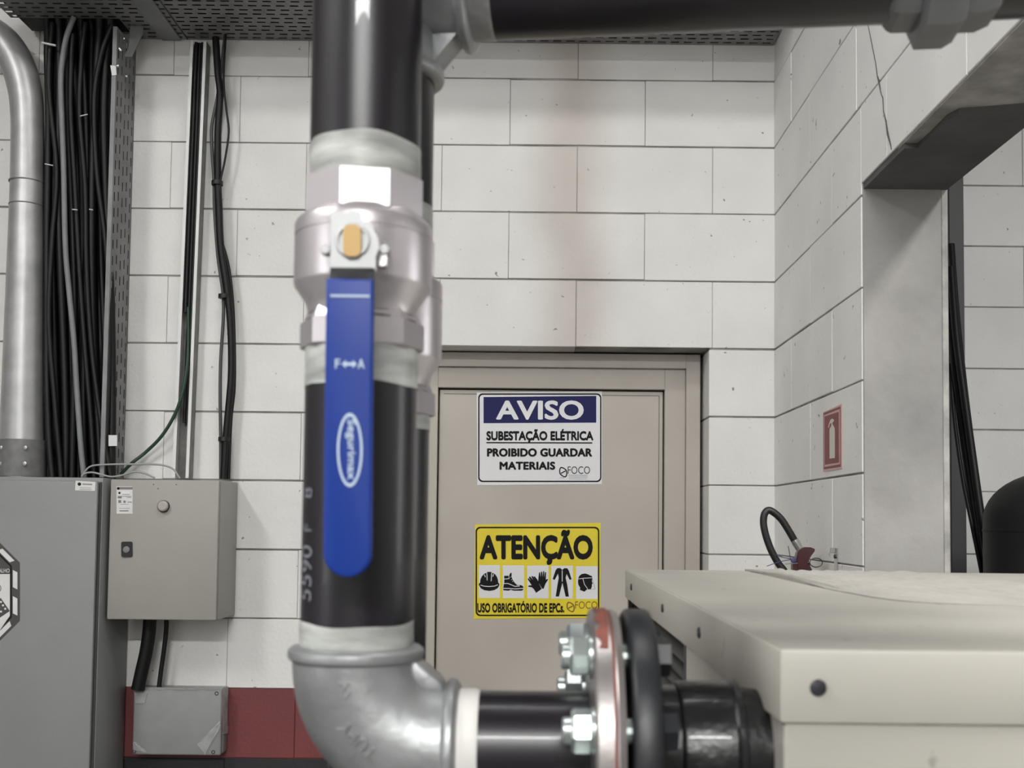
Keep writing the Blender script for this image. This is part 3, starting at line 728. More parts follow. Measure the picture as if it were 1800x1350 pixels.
# a few that cross in front
for j, (px, lb) in enumerate((([(150, 40), (143, 110), (140, 200), (150, 330), (152, 460), (160, 600), (176, 730), (196, 842)], 'black cable slanting right across the bundle, ending by the tray edge'),
           ([(197, 44), (180, 90), (166, 170), (170, 300), (186, 430), (192, 560), (190, 700), (184, 842)], 'black cable swinging in from the upper right of the bundle'),
           ([(92, 40), (86, 150), (100, 300), (92, 420), (86, 560), (96, 700), (108, 842)], 'black cable weaving along the left side of the bundle'),
           ([(128, 60), (124, 180), (132, 330), (140, 480), (150, 620), (160, 740), (166, 842)], 'black cable right beside the grey one in front of the bundle'))):
    cable([P(a, b, 3.012) for a, b in px], .0075, 'cable_black', lb, 'black cables crossing in front of the bundle')
cable([P(a, b, 3.0) for a, b in ((130, 30), (124, 45), (115, 73), (107, 133), (109, 217), (112, 300), (115, 433), (122, 517), (130, 600), (135, 683), (142, 783), (148, 842))], .0078, 'cable_grey',
      'single light grey cable among the black cables of the upright tray')
def tie(pts, mat, label, r=.0016, cat='cable tie'):
    MB().tube([P(a, b, Y) for a, b, Y in pts], r, 6).build('cable_tie', mat, None, label, cat, 'cable ties')
tie([(74, 75, 2.992), (98, 80, 2.99)], 'tie_white', 'white cable tie across the top of the cable bundle', .003)
tie([(79, 288, 2.995), (93, 291, 2.99)], 'tie_white', 'white cable tie beside the grey duct, midway down')
tie([(141, 204, 2.995), (154, 201, 2.99)], 'tie_white', 'white cable tie in the middle of the upper bundle')
tie([(127, 368, 2.995), (136, 369, 2.99)], 'tie_white', 'left of two small cable ties side by side on the bundle')
tie([(157, 368, 2.995), (163, 369, 2.99)], 'tie_white', 'right of two small cable ties side by side on the bundle')
MB().prism([(191, 765), (206, 765), (206, 784), (191, 784)], fP(2.998), 0, .001).build('cable_tag', 'tie_white', None, 'small white tag on the cables above the small cabinet', 'tag')

# galvanised duct with elbow and collar
YDU = 3.035
dpts = [(-70, 40), (-30, 52), (5, 75), (30, 112), (44, 160), (48, 215), (48, 300), (47, 360), (46, 430), (44, 520), (42, 620), (40, 720), (39, 800), (38.5, 842)]
dr = [1.045 * v for v in (.046, .046, .046, .045, .0435, .042, .043, .044, .0465, .049, .052, .055, .0575, .058)]
du = thing('conduit', P(38.5, 838, YDU), 'thick galvanised conduit bending away at the top left, standing on the big cabinet', 'conduit')
pth = smooth_path([P(a, b, YDU) for a, b in dpts], 5)
rad = []
for i in range(len(dr) - 1):
    for s in range(5): rad.append(dr[i] + (dr[i + 1] - dr[i]) * s / 5)
rad.append(dr[-1])
MB().tube(pth, rad, 32).build('tube', 'galvanised_duct', du, smooth=60)
for yy, ex in ((321, .0012), (362, .0010)):
    q = P(47, yy, YDU); MB().lathe(q, (0, 0, 1), [(-.002, .0455), (-.0015, .0465 + ex), (.0015, .0465 + ex), (.002, .0455)], 32).build('joint_ring', 'galvanised_dull', du)
qa, qb = P(39, 838, YDU), P(39, 774, YDU)
cl = MB().lathe(qa, (0, 0, 1), [(0, .0642), (qb.z - qa.z, .0628)], 36).build('collar', 'galvanised_dull', du)
for px, py in ((45, 787), (44, 815), (3, 787), (3, 815)):
    MB().lathe(P(px, py, YDU - .062 if px > 20 else YDU - .050), (0, -1, 0), [(0, .0055), (.003, .0055), (.004, .003)], 10).build('screw', 'galvanised_duct', cl)

# strut channel on the wall, slightly out of plumb
YC = YW - .042
ca_, cb_ = P(317, 840, YC), P(349, 72, YC)
ax = (cb_ - ca_).normalized(); lat = Vector((ax.z, 0, -ax.x)).normalized(); outv = Vector((0, -1, 0))
ch = thing('strut_channel', ca_, 'white-edged strut channel on the block wall with black cables inside', 'channel')
Lc = (cb_ - ca_).length
def bar(name, l0, l1, d0, d1, mat, parent, s0=0, s1=None):
    s1 = Lc if s1 is None else s1
    vs = [ca_ + lat * l + outv * d + ax * s for s in (s0, s1) for (l, d) in ((l0, d0), (l1, d0), (l1, d1), (l0, d1))]
    MB().add(vs, [(0,1,2,3), (4,5,6,7), (0,1,5,4), (1,2,6,5), (2,3,7,6), (3,0,4,7)]).build(name, mat, parent)
bar('back', -.021, .021, -.039, -.036, 'channel_grey', ch)
bar('left_lip', -.0235, -.0150, -.001, .001, 'channel_white', ch)
bar('right_lip', .0150, .0235, -.001, .001, 'channel_white', ch)
bar('left_side', -.0235, -.0205, -.039, -.001, 'channel_white', ch)
bar('right_side', .0205, .0235, -.039, -.001, 'channel_grey', ch)
for i in range(3):
    l = -.0095 + .0095 * i
    MB().tube([ca_ + lat * l + outv * (-.012 - .004 * (i % 2)) + ax * (s * Lc / 8) for s in range(1 if i else 3, 9)], .0058, 8).build('cable', 'cable_black', None,
        ['left', 'middle', 'right'][i] + ' black cable inside the white-edged strut channel', 'cable', 'cables in the strut channel', smooth=60)
cable([P(331, 540, YC + .012), P(331, 600, YC + .006), P(328, 650, YC - .012), P(318, 700, YC - .016), P(304, 735, YC - .01), P(283, 768, YC), P(256, 795, YC + .01), P(232, 814, YC), P(212, 834, YC)], .0050, 'cable_green', 'dark green cable curving out of the strut channel to the cabinets', sub=6)
cable([P(a, b, 3.105) for a, b in ((379, 66), (383, 127), (387, 167), (383, 233), (383, 317), (385, 367), (388, 433), (398, 500), (405, 567), (407, 650), (402, 717), (397, 773), (393, 842))], .0105, 'cable_black', 'thickest black cable of the loose run beside the strut channel')
cable([P(a, b, 3.10) for a, b in ((397, 60), (393, 140), (398, 193), (402, 233), (395, 283), (387, 320), (386, 345))], .0032, 'cable_black', 'thin black wire bowing out to the right of the loose cable run', sub=6)
cable([P(a, b, 3.112) for a, b in ((396, 60), (384, 160), (373, 217), (372, 250), (376, 317), (377, 367), (383, 450), (393, 533), (388, 633), (387, 700), (388, 767), (388, 842))], .0050, 'cable_darkgrey', 'dark grey cable bowing out to the left of the loose cable run', sub=6)
cable([P(a, b, 3.112) for a, b in ((390, 425), (402, 470), (409, 530), (412, 600), (412, 680), (406, 740), (402, 842))], .0045, 'cable_black', 'thin black cable along the right of the lower loose run', sub=6)
for (a, b, w, lb) in ((382, 322, 10, 'upper'), (394, 521, 11, 'middle'), (394, 772, 12, 'lower')):
    q = P(a, b, 3.105)
    MB().lathe(q - Vector((0, 0, .006)), (0, 0, 1), [(0, .0165), (.012, .0165)], 14).build('cable_tie', 'tie_black', None, lb + ' black band around the loose cables beside the strut channel', 'cable tie', 'cable ties')

# ------------------------------------------------------------------ electrical cabinets
YC1 = 2.93
zc1 = P(120, 839, YC1).z; xc1 = P(181, 860, YC1).x; xc0 = xc1 - 0.62
big = thing('electrical_cabinet', ((xc0 + xc1) / 2, 3.03, 0.1), 'tall grey electrical cabinet at the left edge with octagonal sign', 'cabinet')
MB().box(xc0, xc1, YC1, YW - .008, 0.0, zc1, .004, 2).build('body', 'panel_grey', big)
xd1 = P(171, 900, YC1 - .012).x
dr_ = MB().box(xc0 + .012, xd1, YC1 - .016, YC1 - .003, 0.12, zc1 - .010, .004, 2).build('door', 'panel_grey', big)
MB().box(xd1, xd1 + .006, YC1 - .004, YC1 + .002, 0.12, zc1 - .012).build('door_gap', 'seam_dark', big)
MB().box(xc0, xc1, YC1 - .018, YC1 + .002, 0.0, 0.11, .003).build('plinth', 'panel_grey', big)
YL = YC1 - .016
st = MB().prism([(133, 845), (168, 847), (167, 863), (132, 862)], fP(YL), 0, .0006).build('maker_sticker', 'sticker_white', None, 'white sticker at the top corner of the tall grey cabinet', 'sticker')
f2 = fP(YL - .0006)
MB().prism(ell(139.5, 851, 3.2, 3, 14), f2, 0, .0003).build('round_mark', 'print_black', st, smooth=0)
for (a, b, y, h) in ((145, 162, 850, 2), (140, 160, 857, .8), (140, 161, 860, .8)):
    MB().prism([(a, y), (b, y + .6), (b, y + .6 + h), (a, y + h)], f2, 0, .0003).build('print_line', 'print_grey', st, smooth=0)
# octagonal sign
oc = thing('octagonal_sign', P(-88, 1163, YL), 'dark octagonal warning sign with white bars cut by the left edge', 'sign')
fo = fP(YL); o_c, o_s = (-88, 1040), 123
def octa(s): return [(o_c[0] + s / math.cos(R(22.5)) * math.cos(R(22.5 + 45 * k)), o_c[1] + s / math.cos(R(22.5)) * math.sin(R(22.5 + 45 * k))) for k in range(8)]
MB().prism(octa(o_s), fo, 0, .0010).build('plate', 'octagon_grey', oc, smooth=0)
MB().prism(octa(109), fo, .001, .0014).build('rim_line', 'print_black', oc, smooth=0)
MB().prism(octa(106.5), fo, .0012, .0018).build('field', 'octagon_grey', oc, smooth=0)
MB().prism([(o_c[0] - 106, 1009), (o_c[0] + 106, 1009), (o_c[0] + 106, 1082), (o_c[0] + 62, 1146), (o_c[0] - 62, 1146), (o_c[0] - 106, 1082)], fo, .0018, .0021).build('white_field', 'sticker_white', oc, smooth=0)
lettering('TRABALHO', boxfn(fo, -19, 17.5, 999.5, 1006.5), .0021, 'sticker_white', oc, .01)
for k in range(8):
    for s in (-1, 1):
        an = R(45 * k); tx, ty = -math.sin(an), math.cos(an); nx, ny = math.cos(an), math.sin(an)
        q = []
        for (n_, t_) in ((111, s * 23 - 15), (119, s * 23 - 11), (119, s * 23 + 19), (111, s * 23 + 15)):
            q.append((o_c[0] + nx * n_ + tx * t_, o_c[1] + ny * n_ + ty * t_))
        MB().prism(q, fo, .001, .0014).build('white_bar', 'sticker_white', oc, smooth=0)
MB().prism([(2, 1051), (18, 1074), (0, 1086), (-16, 1063)], fo, .0021, .0024).build('pictogram', 'octagon_grey', oc, smooth=0)
for (a, b) in ((2.5, 1058), (6, 1064), (10, 1070), (-4, 1062), (-1, 1068), (2.5, 1075)):
    MB().prism(ell(a, b, 1.9, 1.9, 12), fo, .0024, .0026).build('pictogram_dot', 'sticker_white', oc, smooth=0)
MB().ringprism(ell(-6, 1034, 9, 9), ell(-6, 1034, 7.5, 7.5), fo, .0021, .0024).build('pictogram_ring', 'print_grey', oc, smooth=0)

# small cabinet
YC2 = 2.962
a = P(195, 842, YC2); b = P(386, 1090, YC2); bx0 = P(193, 960, YC2).x; bx1 = P(384, 960, YC2).x
sz1, sz0 = P(290, 843, YC2).z, P(290, 1090, YC2).z
sm = thing('electrical_box', ((bx0 + bx1) / 2, 3.06, sz0), 'small square beige-grey cabinet with black lock hung on the block wall', 'cabinet')
MB().box(bx0 + .002, bx1, YC2 + .010, YW - .003, sz0, sz1, .003, 2).build('body', 'panel_beige', sm)
MB().box(bx0 + .004, bx1 - .0025, YC2 + .004, YC2 + .0115, sz0 + .003, sz1 - .003).build('door_gap', 'seam_dark', sm)
sdoor = MB().box(bx0, bx1, YC2 - .008, YC2 + .0050, sz0 + .001, sz1 - .001, .004, 2).build('door', 'panel_beige', sm)
YD2 = YC2 - .008
lk = MB().prism(rrect(214, 233, 952, 979, 3), fP(YD2), 0, .004).build('lock', 'vent_black', sdoor)
MB().lathe(P(222.5, 966, YD2 - .003), (0, -1, 0), [(0, .009), (.003, .009), (.0038, .007)], 18).build('lock_insert', 'print_grey', sdoor)
MB().lathe(P(288, 890, YD2), (0, -1, 0), [(0, .0165), (.006, .0165), (.008, .0150)], 26).build('lamp_ring', 'lens_ring', sdoor)
MB().lathe(P(287, 889.5, YD2 - .007), (0, -1, 0), [(0, .0145), (.006, .0140), (.0085, .0105)], 26).build('lamp_lens', 'knob_rose', sdoor, label='round rose-grey pilot lamp')
for (px, py) in ((270, 851.5), (278, 859), (310, 852)):
    MB().lathe(P(px, py, YD2 + .0005), (0, -1, 0), [(0, .0016), (.001, .0016)], 8).build('rivet_hole', 'seam_dark', sdoor)
lb = MB().prism([(205, 855), (233, 855), (233, 903), (205, 903)], fP(YD2), 0, .0006).build('rating_label', 'sticker_white', None, 'white printed label on the small square cabinet', 'sticker')
f3 = fP(YD2 - .0006)
for (x0, x1, y, h, m_) in ((210, 233, 856, 4.5, 'print_grey'), (215, 228, 868.5, 1, 'print_grey'), (207, 231, 872, 1, 'print_grey'), (207, 214, 873, 3, 'print_grey'), (223, 231, 874, 1, 'print_grey'), (208, 213, 879, 5, 'print_grey'),
                       (217, 221, 880, 4, 'print_grey'), (224, 232, 882, 1.4, 'print_grey'), (212, 226, 886, .8, 'print_grey'), (209, 228, 893, .7, 'print_grey'), (210, 226, 897, 2, 'print_grey')):
    MB().prism([(x0, y), (x1, y), (x1, y + h), (x0, y + h)], f3, 0, .0003).build('print_line', m_, lb, smooth=0)
for (cx_, cy_, rr) in ((208, 858.5, 2.6), (210, 866.5, 2.0)):
    MB().prism(ell(cx_, cy_, rr, rr, 12), f3, .0003, .0005).build('round_mark', 'print_black', lb, smooth=0)
MB().prism([(214, 863), (228, 863), (228, 869), (214, 869)], f3, 0, .0002).build('number_field', 'sign_white', lb, smooth=0)

# thin looped wire lying over both cabinets
cable([P(x, y, 2.99) for x, y in ((144, 840), (150, 828), (162, 819), (190, 816.5), (230, 816), (268, 816), (292, 819), (306, 826), (316, 841))], .0026, 'wire_lightgrey', 'thin grey wire arching over the tops of both cabinets', sub=6)
cable([P(x, y, 2.975) for x, y in ((143, 838), (150, 832), (163, 830.5), (178, 834), (195, 838), (212, 836), (228, 831), (240, 829.5), (254, 832), (272, 840))], .0026, 'wire_lightgrey', 'thin grey wire lying low in waves on the cabinet tops', sub=6)
# cables under the small cabinet
cable([P(x, y, 3.075) for x, y in ((264, 1080), (262, 1110), (257, 1145), (249, 1180), (242, 1212))], .0185, 'cable_black', 'very thick black cable from small cabinet down to junction box', n=12)
cable([P(x, y, 3.10) for x, y in ((293, 1080), (292, 1110), (288, 1145), (283, 1180), (279, 1212))], .0068, 'cable_black', 'slimmer black cable dropping from small cabinet to junction box', n=10)

# junction box
YJB = 3.085
jx0, jx1 = P(233, 1270, YJB).x, P(389, 1270, YJB).x; jz1, jz0 = P(310, 1209, YJB).z, P(310, 1328, YJB).z
jb = thing('junction_box', ((jx0 + jx1) / 2, 3.1, jz0), 'grey plastic junction box with film on it, low on the red band', 'junction box')
MB().box(jx0 + .004, jx1 + .002, YJB + .016, YW - .002, jz0 + .003, jz1 - .002, .004, 2).build('body', 'box_grey', jb)
lid = MB().box(jx0, jx1, YJB, YJB + .0145, jz0, jz1, .006, 3).build('lid', 'box_grey', jb)
for (px, py) in ((243, 1218), (381, 1219), (236, 1321), (375, 1322)):
    MB().lathe(P(px, py, YJB + .001), (0, -1, 0), [(0, .0058), (.0013, .0058), (.0013, .0030), (.0003, .0028)], 14).build('lid_screw', 'seam_dark', lid)
def crumple(quads, nU_, nV_, amp):
    (p00, p10, p11, p01) = [Vector(q) for q in quads]; vs = []; fs = []
    for j in range(nV_ + 1):
        for i in range(nU_ + 1):
            u, v = i / nU_, j / nV_
            p = p00 * (1-u) * (1-v) + p10 * u * (1-v) + p11 * u * v + p01 * (1-u) * v
            vs.append(p + Vector((random.uniform(-1, 1) * amp * .5, -random.uniform(0, 1) * amp, random.uniform(-1, 1) * amp * .5)))
    for j in range(nV_):
        for i in range(nU_): fs.append((j*(nU_+1)+i, j*(nU_+1)+i+1, (j+1)*(nU_+1)+i+1, (j+1)*(nU_+1)+i))
    return vs, fs
MB().add(*crumple([P(237, 1212, YJB - .002), P(388, 1211, YJB - .002), P(400, 1207, YW - .02), P(250, 1205, YW - .02)], 14, 3, .004)).build('protective_film', 'film', jb, label='peeling clear protective film')
MB().add(*crumple([P(390, 1211, YJB - .002), P(390, 1290, YJB - .002), P(401, 1290, YW - .02), P(401, 1207, YW - .02)], 8, 3, .004)).build('protective_film', 'film', jb, label='peeling clear protective film')
MB().add(*crumple([P(386, 1268, YJB - .002), P(388, 1276, YJB - .002), P(361, 1326, YJB - .003), P(347, 1309, YJB - .003)], 5, 5, .003)).build('protective_film', 'film', jb, label='peeling clear protective film')
MB().add(*crumple([P(236, 1214, YJB - .002), P(262, 1214, YJB - .002), P(254, 1236, YJB - .002), P(236, 1236, YJB - .002)], 5, 4, .003)).build('protective_film', 'film', jb, label='peeling clear protective film')
MB().add(*crumple([P(234, 1303, YJB - .002), P(240, 1304, YJB - .002), P(264, 1325, YJB - .002), P(236, 1318, YJB - .002)], 5, 3, .003)).build('protective_film', 'film', jb, label='peeling clear protective film')

# ------------------------------------------------------------------ signs on the door
def door_sign(name, label, px, m_plate, m_in, corners, hole):
    t = thing(name, P(px[0], px[1], YD), label, 'sign')
    f = fP(YD)
    MB().prism(corners, f, 0, .0012).build('plate', m_plate, t, smooth=0)
    return t, f
tA, fA = door_sign('notice_sign', 'white notice sign with dark blue header on the beige door', (948, 853), 'sign_white', None, [(838, 690), (1058, 688), (1058, 851), (839, 853)], None)
MB().ringprism(rrect(840.5, 1057, 691.5, 847.5, 8), rrect(843, 1054.8, 694, 845, 6.5), fA, .0012, .0015).build('border', 'print_black', tA, smooth=0)
MB().prism([(850, 698), (1048, 696), (1048, 743), (850, 744)], fA, .0012, .0016).build('header_panel', 'sign_blue', tA, smooth=0)
lettering('AVISO', boxfn(fA, 872, 1026, 704, 738), .0018, 'sign_white', tA, .045)
lettering('SUBESTAÇÃO ELÉTRICA', boxfn(fA, 855, 1043, 754, 778), .0016, 'print_black', tA, .060)
MB().prism([(855, 777), (1041, 777.5), (1041, 779.8), (855, 779.3)], fA, .0012, .0016).build('underline', 'print_black', tA, smooth=0)
lettering('PROIBIDO GUARDAR', boxfn(fA, 856, 1041, 788, 803), .0016, 'print_black', tA, .075, spacing=1.05)
lettering('MATERIAIS', boxfn(fA, 878, 976, 811.5, 826), .0016, 'print_black', tA, .075, spacing=1.05)
def logo(t, f, ox, oy, mat):                       # tilted oval lens mark and thin serif-like word
    def tr(p): a_ = R(62); return (ox + p[0] * math.cos(a_) - p[1] * math.sin(a_), oy + p[0] * math.sin(a_) + p[1] * math.cos(a_))
    lens = [(10 * math.sin(R(k)) , 7.2 * math.cos(R(k)) * (1 - .25 * abs(math.sin(R(k))))) for k in range(0, 360, 15)]
    lin_ = [(p[0] * .78, p[1] * .70) for p in lens]
    MB().ringprism([tr(p) for p in lens], [tr(p) for p in lin_], f, .0012, .0016).build('logo_mark', mat, t, smooth=0)
    MB().prism([tr(p) for p in ((-1, -4.5), (1, -4.5), (1, 4.5), (-1, 4.5))], f, .0012, .0016).build('logo_bar', mat, t, smooth=0)
    lettering('FOCO', boxfn(f, ox + 8, ox + 47, oy - 10, oy + 3), .0016, mat, t, -0.004, 'logo_lettering')
logo(tA, fA, 990, 830, 'print_black')
for (x0, x1, y) in ((984, 992, 839.5), (999, 1033, 835), (1000, 1033, 838), (1000, 1032, 841.5)):
    MB().prism([(x0, y), (x1, y), (x1, y + .8), (x0, y + .8)], fA, .0012, .0015).build('print_line', 'print_grey', tA, smooth=0)

tB, fB = door_sign('warning_sign', 'yellow warning sign with five safety pictograms on the beige door', (944, 1088), 'sign_yellow', None, [(835, 922), (1056, 919), (1055, 1086), (833, 1088)], None)
MB().ringprism(rrect(836, 1053.5, 926, 1083, 8), rrect(838.6, 1051, 928.6, 1080.4, 6.5), fB, .0012, .0015).build('border', 'print_black', tB, smooth=0)
lettering('ATENÇÃO', boxfn(fB, 843, 1042, 931, 993), .0016, 'print_black', tB, .055)
lettering('USO OBRIGATÓRIO DE EPCs.', boxfn(fB, 839, 992, 1056, 1077), .0016, 'print_black', tB, .060)
def tz(zx, zy): return (830 + zx / 7.66, 985 + zy / 7.66)
tiles = [(88, 372, 65, 505), (412, 698, 68, 508), (740, 1028, 70, 512), (1065, 1355, 73, 515), (1398, 1688, 80, 520)]
for (x0, x1, y0, y1) in tiles:
    MB().prism([tz(x0, y0), tz(x1, y0 - 2), tz(x1, y1), tz(x0, y1)], fB, .0010, .0014).build('pictogram_panel', 'sign_white', tB, smooth=0)
def pict(poly, mat='print_black', w=(.0014, .0017), name='pictogram'):
    MB().prism([tz(*p) for p in poly], fB, *w).build(name, mat, tB, smooth=0)
def stroke(pts, wd, mat='sign_white', w=(.0017, .0019), name='pictogram_line'):
    L_, R_ = [], []
    for i, p in enumerate(pts):
        a_ = pts[max(i - 1, 0)]; b_ = pts[min(i + 1, len(pts) - 1)]
        dx, dy = b_[0] - a_[0], b_[1] - a_[1]; l = math.hypot(dx, dy) or 1
        L_.append((p[0] - dy / l * wd, p[1] + dx / l * wd)); R_.append((p[0] + dy / l * wd, p[1] - dx / l * wd))
    pict(L_ + R_[::-1], mat, w, name)
# helmet
pict([(90, 330), (92, 312), (106, 300), (112, 255), (130, 215), (160, 182), (185, 170), (200, 168), (202, 155), (258, 155), (262, 168), (285, 172), (312, 190), (335, 225), (348, 265), (352, 300), (366, 315), (366, 335), (345, 372), (300, 400), (235, 412), (165, 402), (115, 375)])
stroke([(112, 332), (160, 347), (230, 352), (300, 346), (348, 328)], 5)
for l in (((165, 190), (178, 225)), ((198, 170), (202, 270)), ((262, 170), (256, 280)), ((288, 185), (278, 220))): stroke(list(l), 5)
# boot
pict([(430, 208), (500, 205), (505, 185), (522, 165), (532, 172), (530, 220), (545, 260), (575, 305), (610, 335), (655, 332), (682, 345), (692, 370), (690, 392), (668, 408), (560, 408), (520, 395), (490, 408), (420, 402), (416, 380), (425, 330), (432, 290)])
stroke([(428, 252), (498, 245)], 5); stroke([(425, 312), (480, 310), (530, 330), (575, 350), (640, 345)], 5); stroke([(416, 376), (500, 378), (580, 384), (692, 376)], 5)
stroke([(492, 205), (500, 245)], 4)
for (a_, b_) in ((520, 225), (530, 260), (545, 285)): pict(ell(a_, b_, 5, 5, 8), 'sign_white', (.0017, .0019), 'pictogram_dot')
# gloves
pict([(745, 250), (760, 238), (790, 275), (762, 228), (778, 215), (820, 262), (795, 218), (815, 210), (850, 260), (825, 222), (842, 214), (880, 262), (935, 385), (862, 438), (828, 385), (800, 362), (752, 355), (760, 338), (800, 335), (775, 295)])
pict([(900, 165), (915, 160), (922, 225), (926, 155), (942, 150), (948, 220), (955, 148), (970, 145), (972, 225), (980, 158), (995, 160), (992, 262), (1010, 248), (1022, 258), (985, 320), (962, 382), (940, 380), (888, 285), (892, 230)])
# overall
pict([(1145, 105), (1185, 102), (1212, 128), (1240, 105), (1280, 105), (1300, 135), (1340, 255), (1312, 262), (1272, 185), (1258, 235), (1280, 330), (1302, 488), (1258, 488), (1215, 300), (1168, 488), (1124, 486), (1148, 330), (1165, 235), (1155, 180), (1110, 264), (1084, 252), (1122, 135)])
stroke([(1212, 135), (1212, 285)], 5)
# face shield
pict([(1428, 245), (1440, 210), (1475, 183), (1520, 176), (1560, 188), (1590, 205), (1612, 210), (1616, 240), (1612, 285), (1624, 310), (1612, 325), (1612, 350), (1600, 385), (1560, 388), (1540, 395), (1510, 422), (1448, 395), (1455, 370), (1430, 330), (1424, 290)])
stroke([(1428, 250), (1500, 240), (1610, 235)], 4); stroke([(1490, 245), (1510, 320), (1555, 385)], 4)
stroke([(1612, 232), (1655, 385), (1560, 390)], 3, 'print_grey', (.0014, .0017))
M('sign_gold', (120, 78, 20), 0.5)
logo(tB, fB, 1003, 1067, 'sign_gold')

# extinguisher sign on the right wall
fx = lambda a, b, w: PX(a, b, XR) + Vector((-w, 0, 0))
es = thing('extinguisher_sign', PX(1465, 828, XR), 'small red fire extinguisher sign on the white right wall', 'sign')
MB().prism([(1448, 725), (1480.5, 710), (1481, 824), (1448, 829)], fx, 0, .0015).build('plate', 'sign_pink', es, smooth=0)
MB().prism([(1448.8, 726), (1478.5, 714.5), (1479, 820.5), (1449.5, 825)], fx, .0015, .0019).build('outer_field', 'sign_red', es, smooth=0)
MB().prism([(1450, 730), (1477.5, 719), (1478, 816), (1450.6, 821)], fx, .0019, .0022).build('pale_border', 'sign_pink', es, smooth=0)
MB().prism([(1451.2, 732), (1476, 724), (1476.5, 813), (1451.6, 817)], fx, .0022, .0025).build('red_field', 'sign_red', es, smooth=0)
def ts(zx, zy): return (1430 + zx / 9.643, 700 + zy / 9.643)
MB().prism([ts(*p) for p in ((292, 1025), (290, 540), (296, 510), (318, 475), (322, 440), (312, 412), (295, 440), (278, 505), (268, 495), (285, 420), (310, 362), (335, 347), (362, 362), (364, 390), (340, 412), (338, 440), (355, 470), (372, 500), (378, 540), (380, 1012))], fx, .0025, .0028).build('pictogram', 'sign_cream', es, smooth=0)

# ------------------------------------------------------------------ fire extinguisher and bracket
YE = 2.55
ex = thing('fire_extinguisher', P(1408, 1003, YE) - Vector((0, 0, .50)), 'fire extinguisher with black hose loop and dark red head behind the cream machine', 'extinguisher')
hc = P(1409, 1003, YE); ex_x = hc.x
MB().lathe((ex_x, YE, hc.z - .50), (0, 0, 1), [(0, .050), (.006, .056), (.40, .056), (.43, .050), (.455, .030), (.465, .018), (.490, .018)], 32).build('cylinder', 'extinguisher_red', ex)
fE = lambda a, b, w: P(a, b, YE) + Vector((0, w, 0))
MB().prism([(1392, 1004), (1392, 990), (1398, 981), (1400, 971), (1406, 964), (1414, 961.5), (1424, 962), (1430.5, 965), (1430, 969), (1424, 977), (1420, 984), (1422, 994), (1427, 1004)][::-1], fE, -.010, .010).build('valve_head', 'extinguisher_red', ex)
MB().prism([(1400, 1000), (1400, 976), (1409, 972), (1418, 978), (1416, 1000)], fE, -.014, .014).build('valve_block', 'extinguisher_red', ex)
hp = [P(x, y, YE) for x, y in ((1397.5, 952), (1386, 932), (1373.5, 913), (1361, 901.5), (1351, 897), (1344, 903.5), (1342, 919), (1345.5, 938.5), (1353, 961), (1361.5, 979), (1370, 993), (1378, 1003), (1388, 1020), (1390, 1045))]
MB().tube(smooth_path(hp, 6), .0086, 14).build('hose', 'rubber', ex, smooth=60)
fr0, fr1 = P(1396, 949, YE), P(1406.5, 967, YE)
MB().tube([fr0, fr0 + (fr1 - fr0) * .3, fr1], [.0094, .0098, .0090], 16).build('hose_ferrule', 'chrome', ex)
rg = [P(1434.5 + 11 * math.cos(R(k)), 989 + 8 * math.sin(R(k)), YE - .013 + .004 * math.cos(R(k))) for k in range(0, 360, 20)]
MB().tube(rg, .0013, 8, closed=True).build('pin_ring', 'steel_wire', ex)
MB().tube([P(1380, 991.5, YE - .012), P(1424, 988.5, YE - .012)], .0011, 6).build('safety_pin', 'chrome', ex)
for k, q in enumerate((((1385.5, 960), (1389.5, 981)), ((1348, 995), (1372, 987), (1392, 983)), ((1369, 978), (1392, 983)), ((1364, 975), (1378, 980), (1392, 982)))):
    MB().tube([P(a_, b_, YE - .013) for a_, b_ in q], .0009, 6).build('seal_tail', 'seal_purple' if k else 'steel_wire', ex)
MB().lathe(P(1394, 985, YE - .006), (0, -1, 0), [(0, .006), (.008, .006), (.009, .004)], 10).build('seal', 'seal_purple', ex)
br = thing('wall_bracket', PX(1470, 1003, XR - .004) - Vector((0, 0, .04)), 'small metal hook bracket on the right wall beside the extinguisher', 'bracket')
bz1, bz0 = PX(1471, 963, XR).z, PX(1471, 1003, XR).z - .03; by_ = PX(1471, 980, XR).y
MB().box(XR - .003, XR - .0005, by_ - .012, by_ + .012, bz0, bz1, .0008).build('plate', 'chrome', br)
MB().box(XR - .016, XR - .003, by_ - .002, by_ + .002, bz1 - .012, bz1, .0008).build('hook', 'chrome', br)
MB().lathe((XR - .003, by_, bz1 - .02), (-1, 0, 0), [(0, .005), (.003, .005), (.004, .003)], 10).build('screw', 'steel_wire', br)

# ------------------------------------------------------------------ cream machine
XM = 0.1535
cm = PX(1371, 1141, XM); YM, ZM = cm.y, cm.z
YMB = PX(1099, 1002, XM).y
lipz = PX(1371, 1272, XM).z
XM1 = 1.12
mc = thing('cream_machine', ((XM + XM1) / 2, (YM + YMB) / 2, 0.0), 'large cream sheet-metal machine housing in the lower right corner', 'machine')
tp = MB().box(XM, XM1, YM, YMB, lipz, ZM, .0022, 2).build('top_cover', 'machine_cream', mc)
ins = .0035
MB().box(XM + .0015, XM1 - .002, YM + .0015, YMB - .002, ZM - .002, ZM + .0004, .0002).build('top_dust_shade', 'machine_dusty_shaded', mc, label='dusty top face, darkened for shade')  # dust sheet whose colour also carries the top's weaker light
bdm = MB(); vy0 = PX(1206, 1160, XM + ins).y; vy1 = YMB - .022; vz0 = lipz - .28
bdm.box(XM + ins, XM1 - ins, YM + ins, vy0, 0.0, lipz + .004, .0015)
bdm.box(XM + ins, XM1 - ins, vy1, YMB - ins, 0.0, lipz + .004)
bdm.box(XM + ins, XM1 - ins, vy0, vy1, 0.0, vz0)
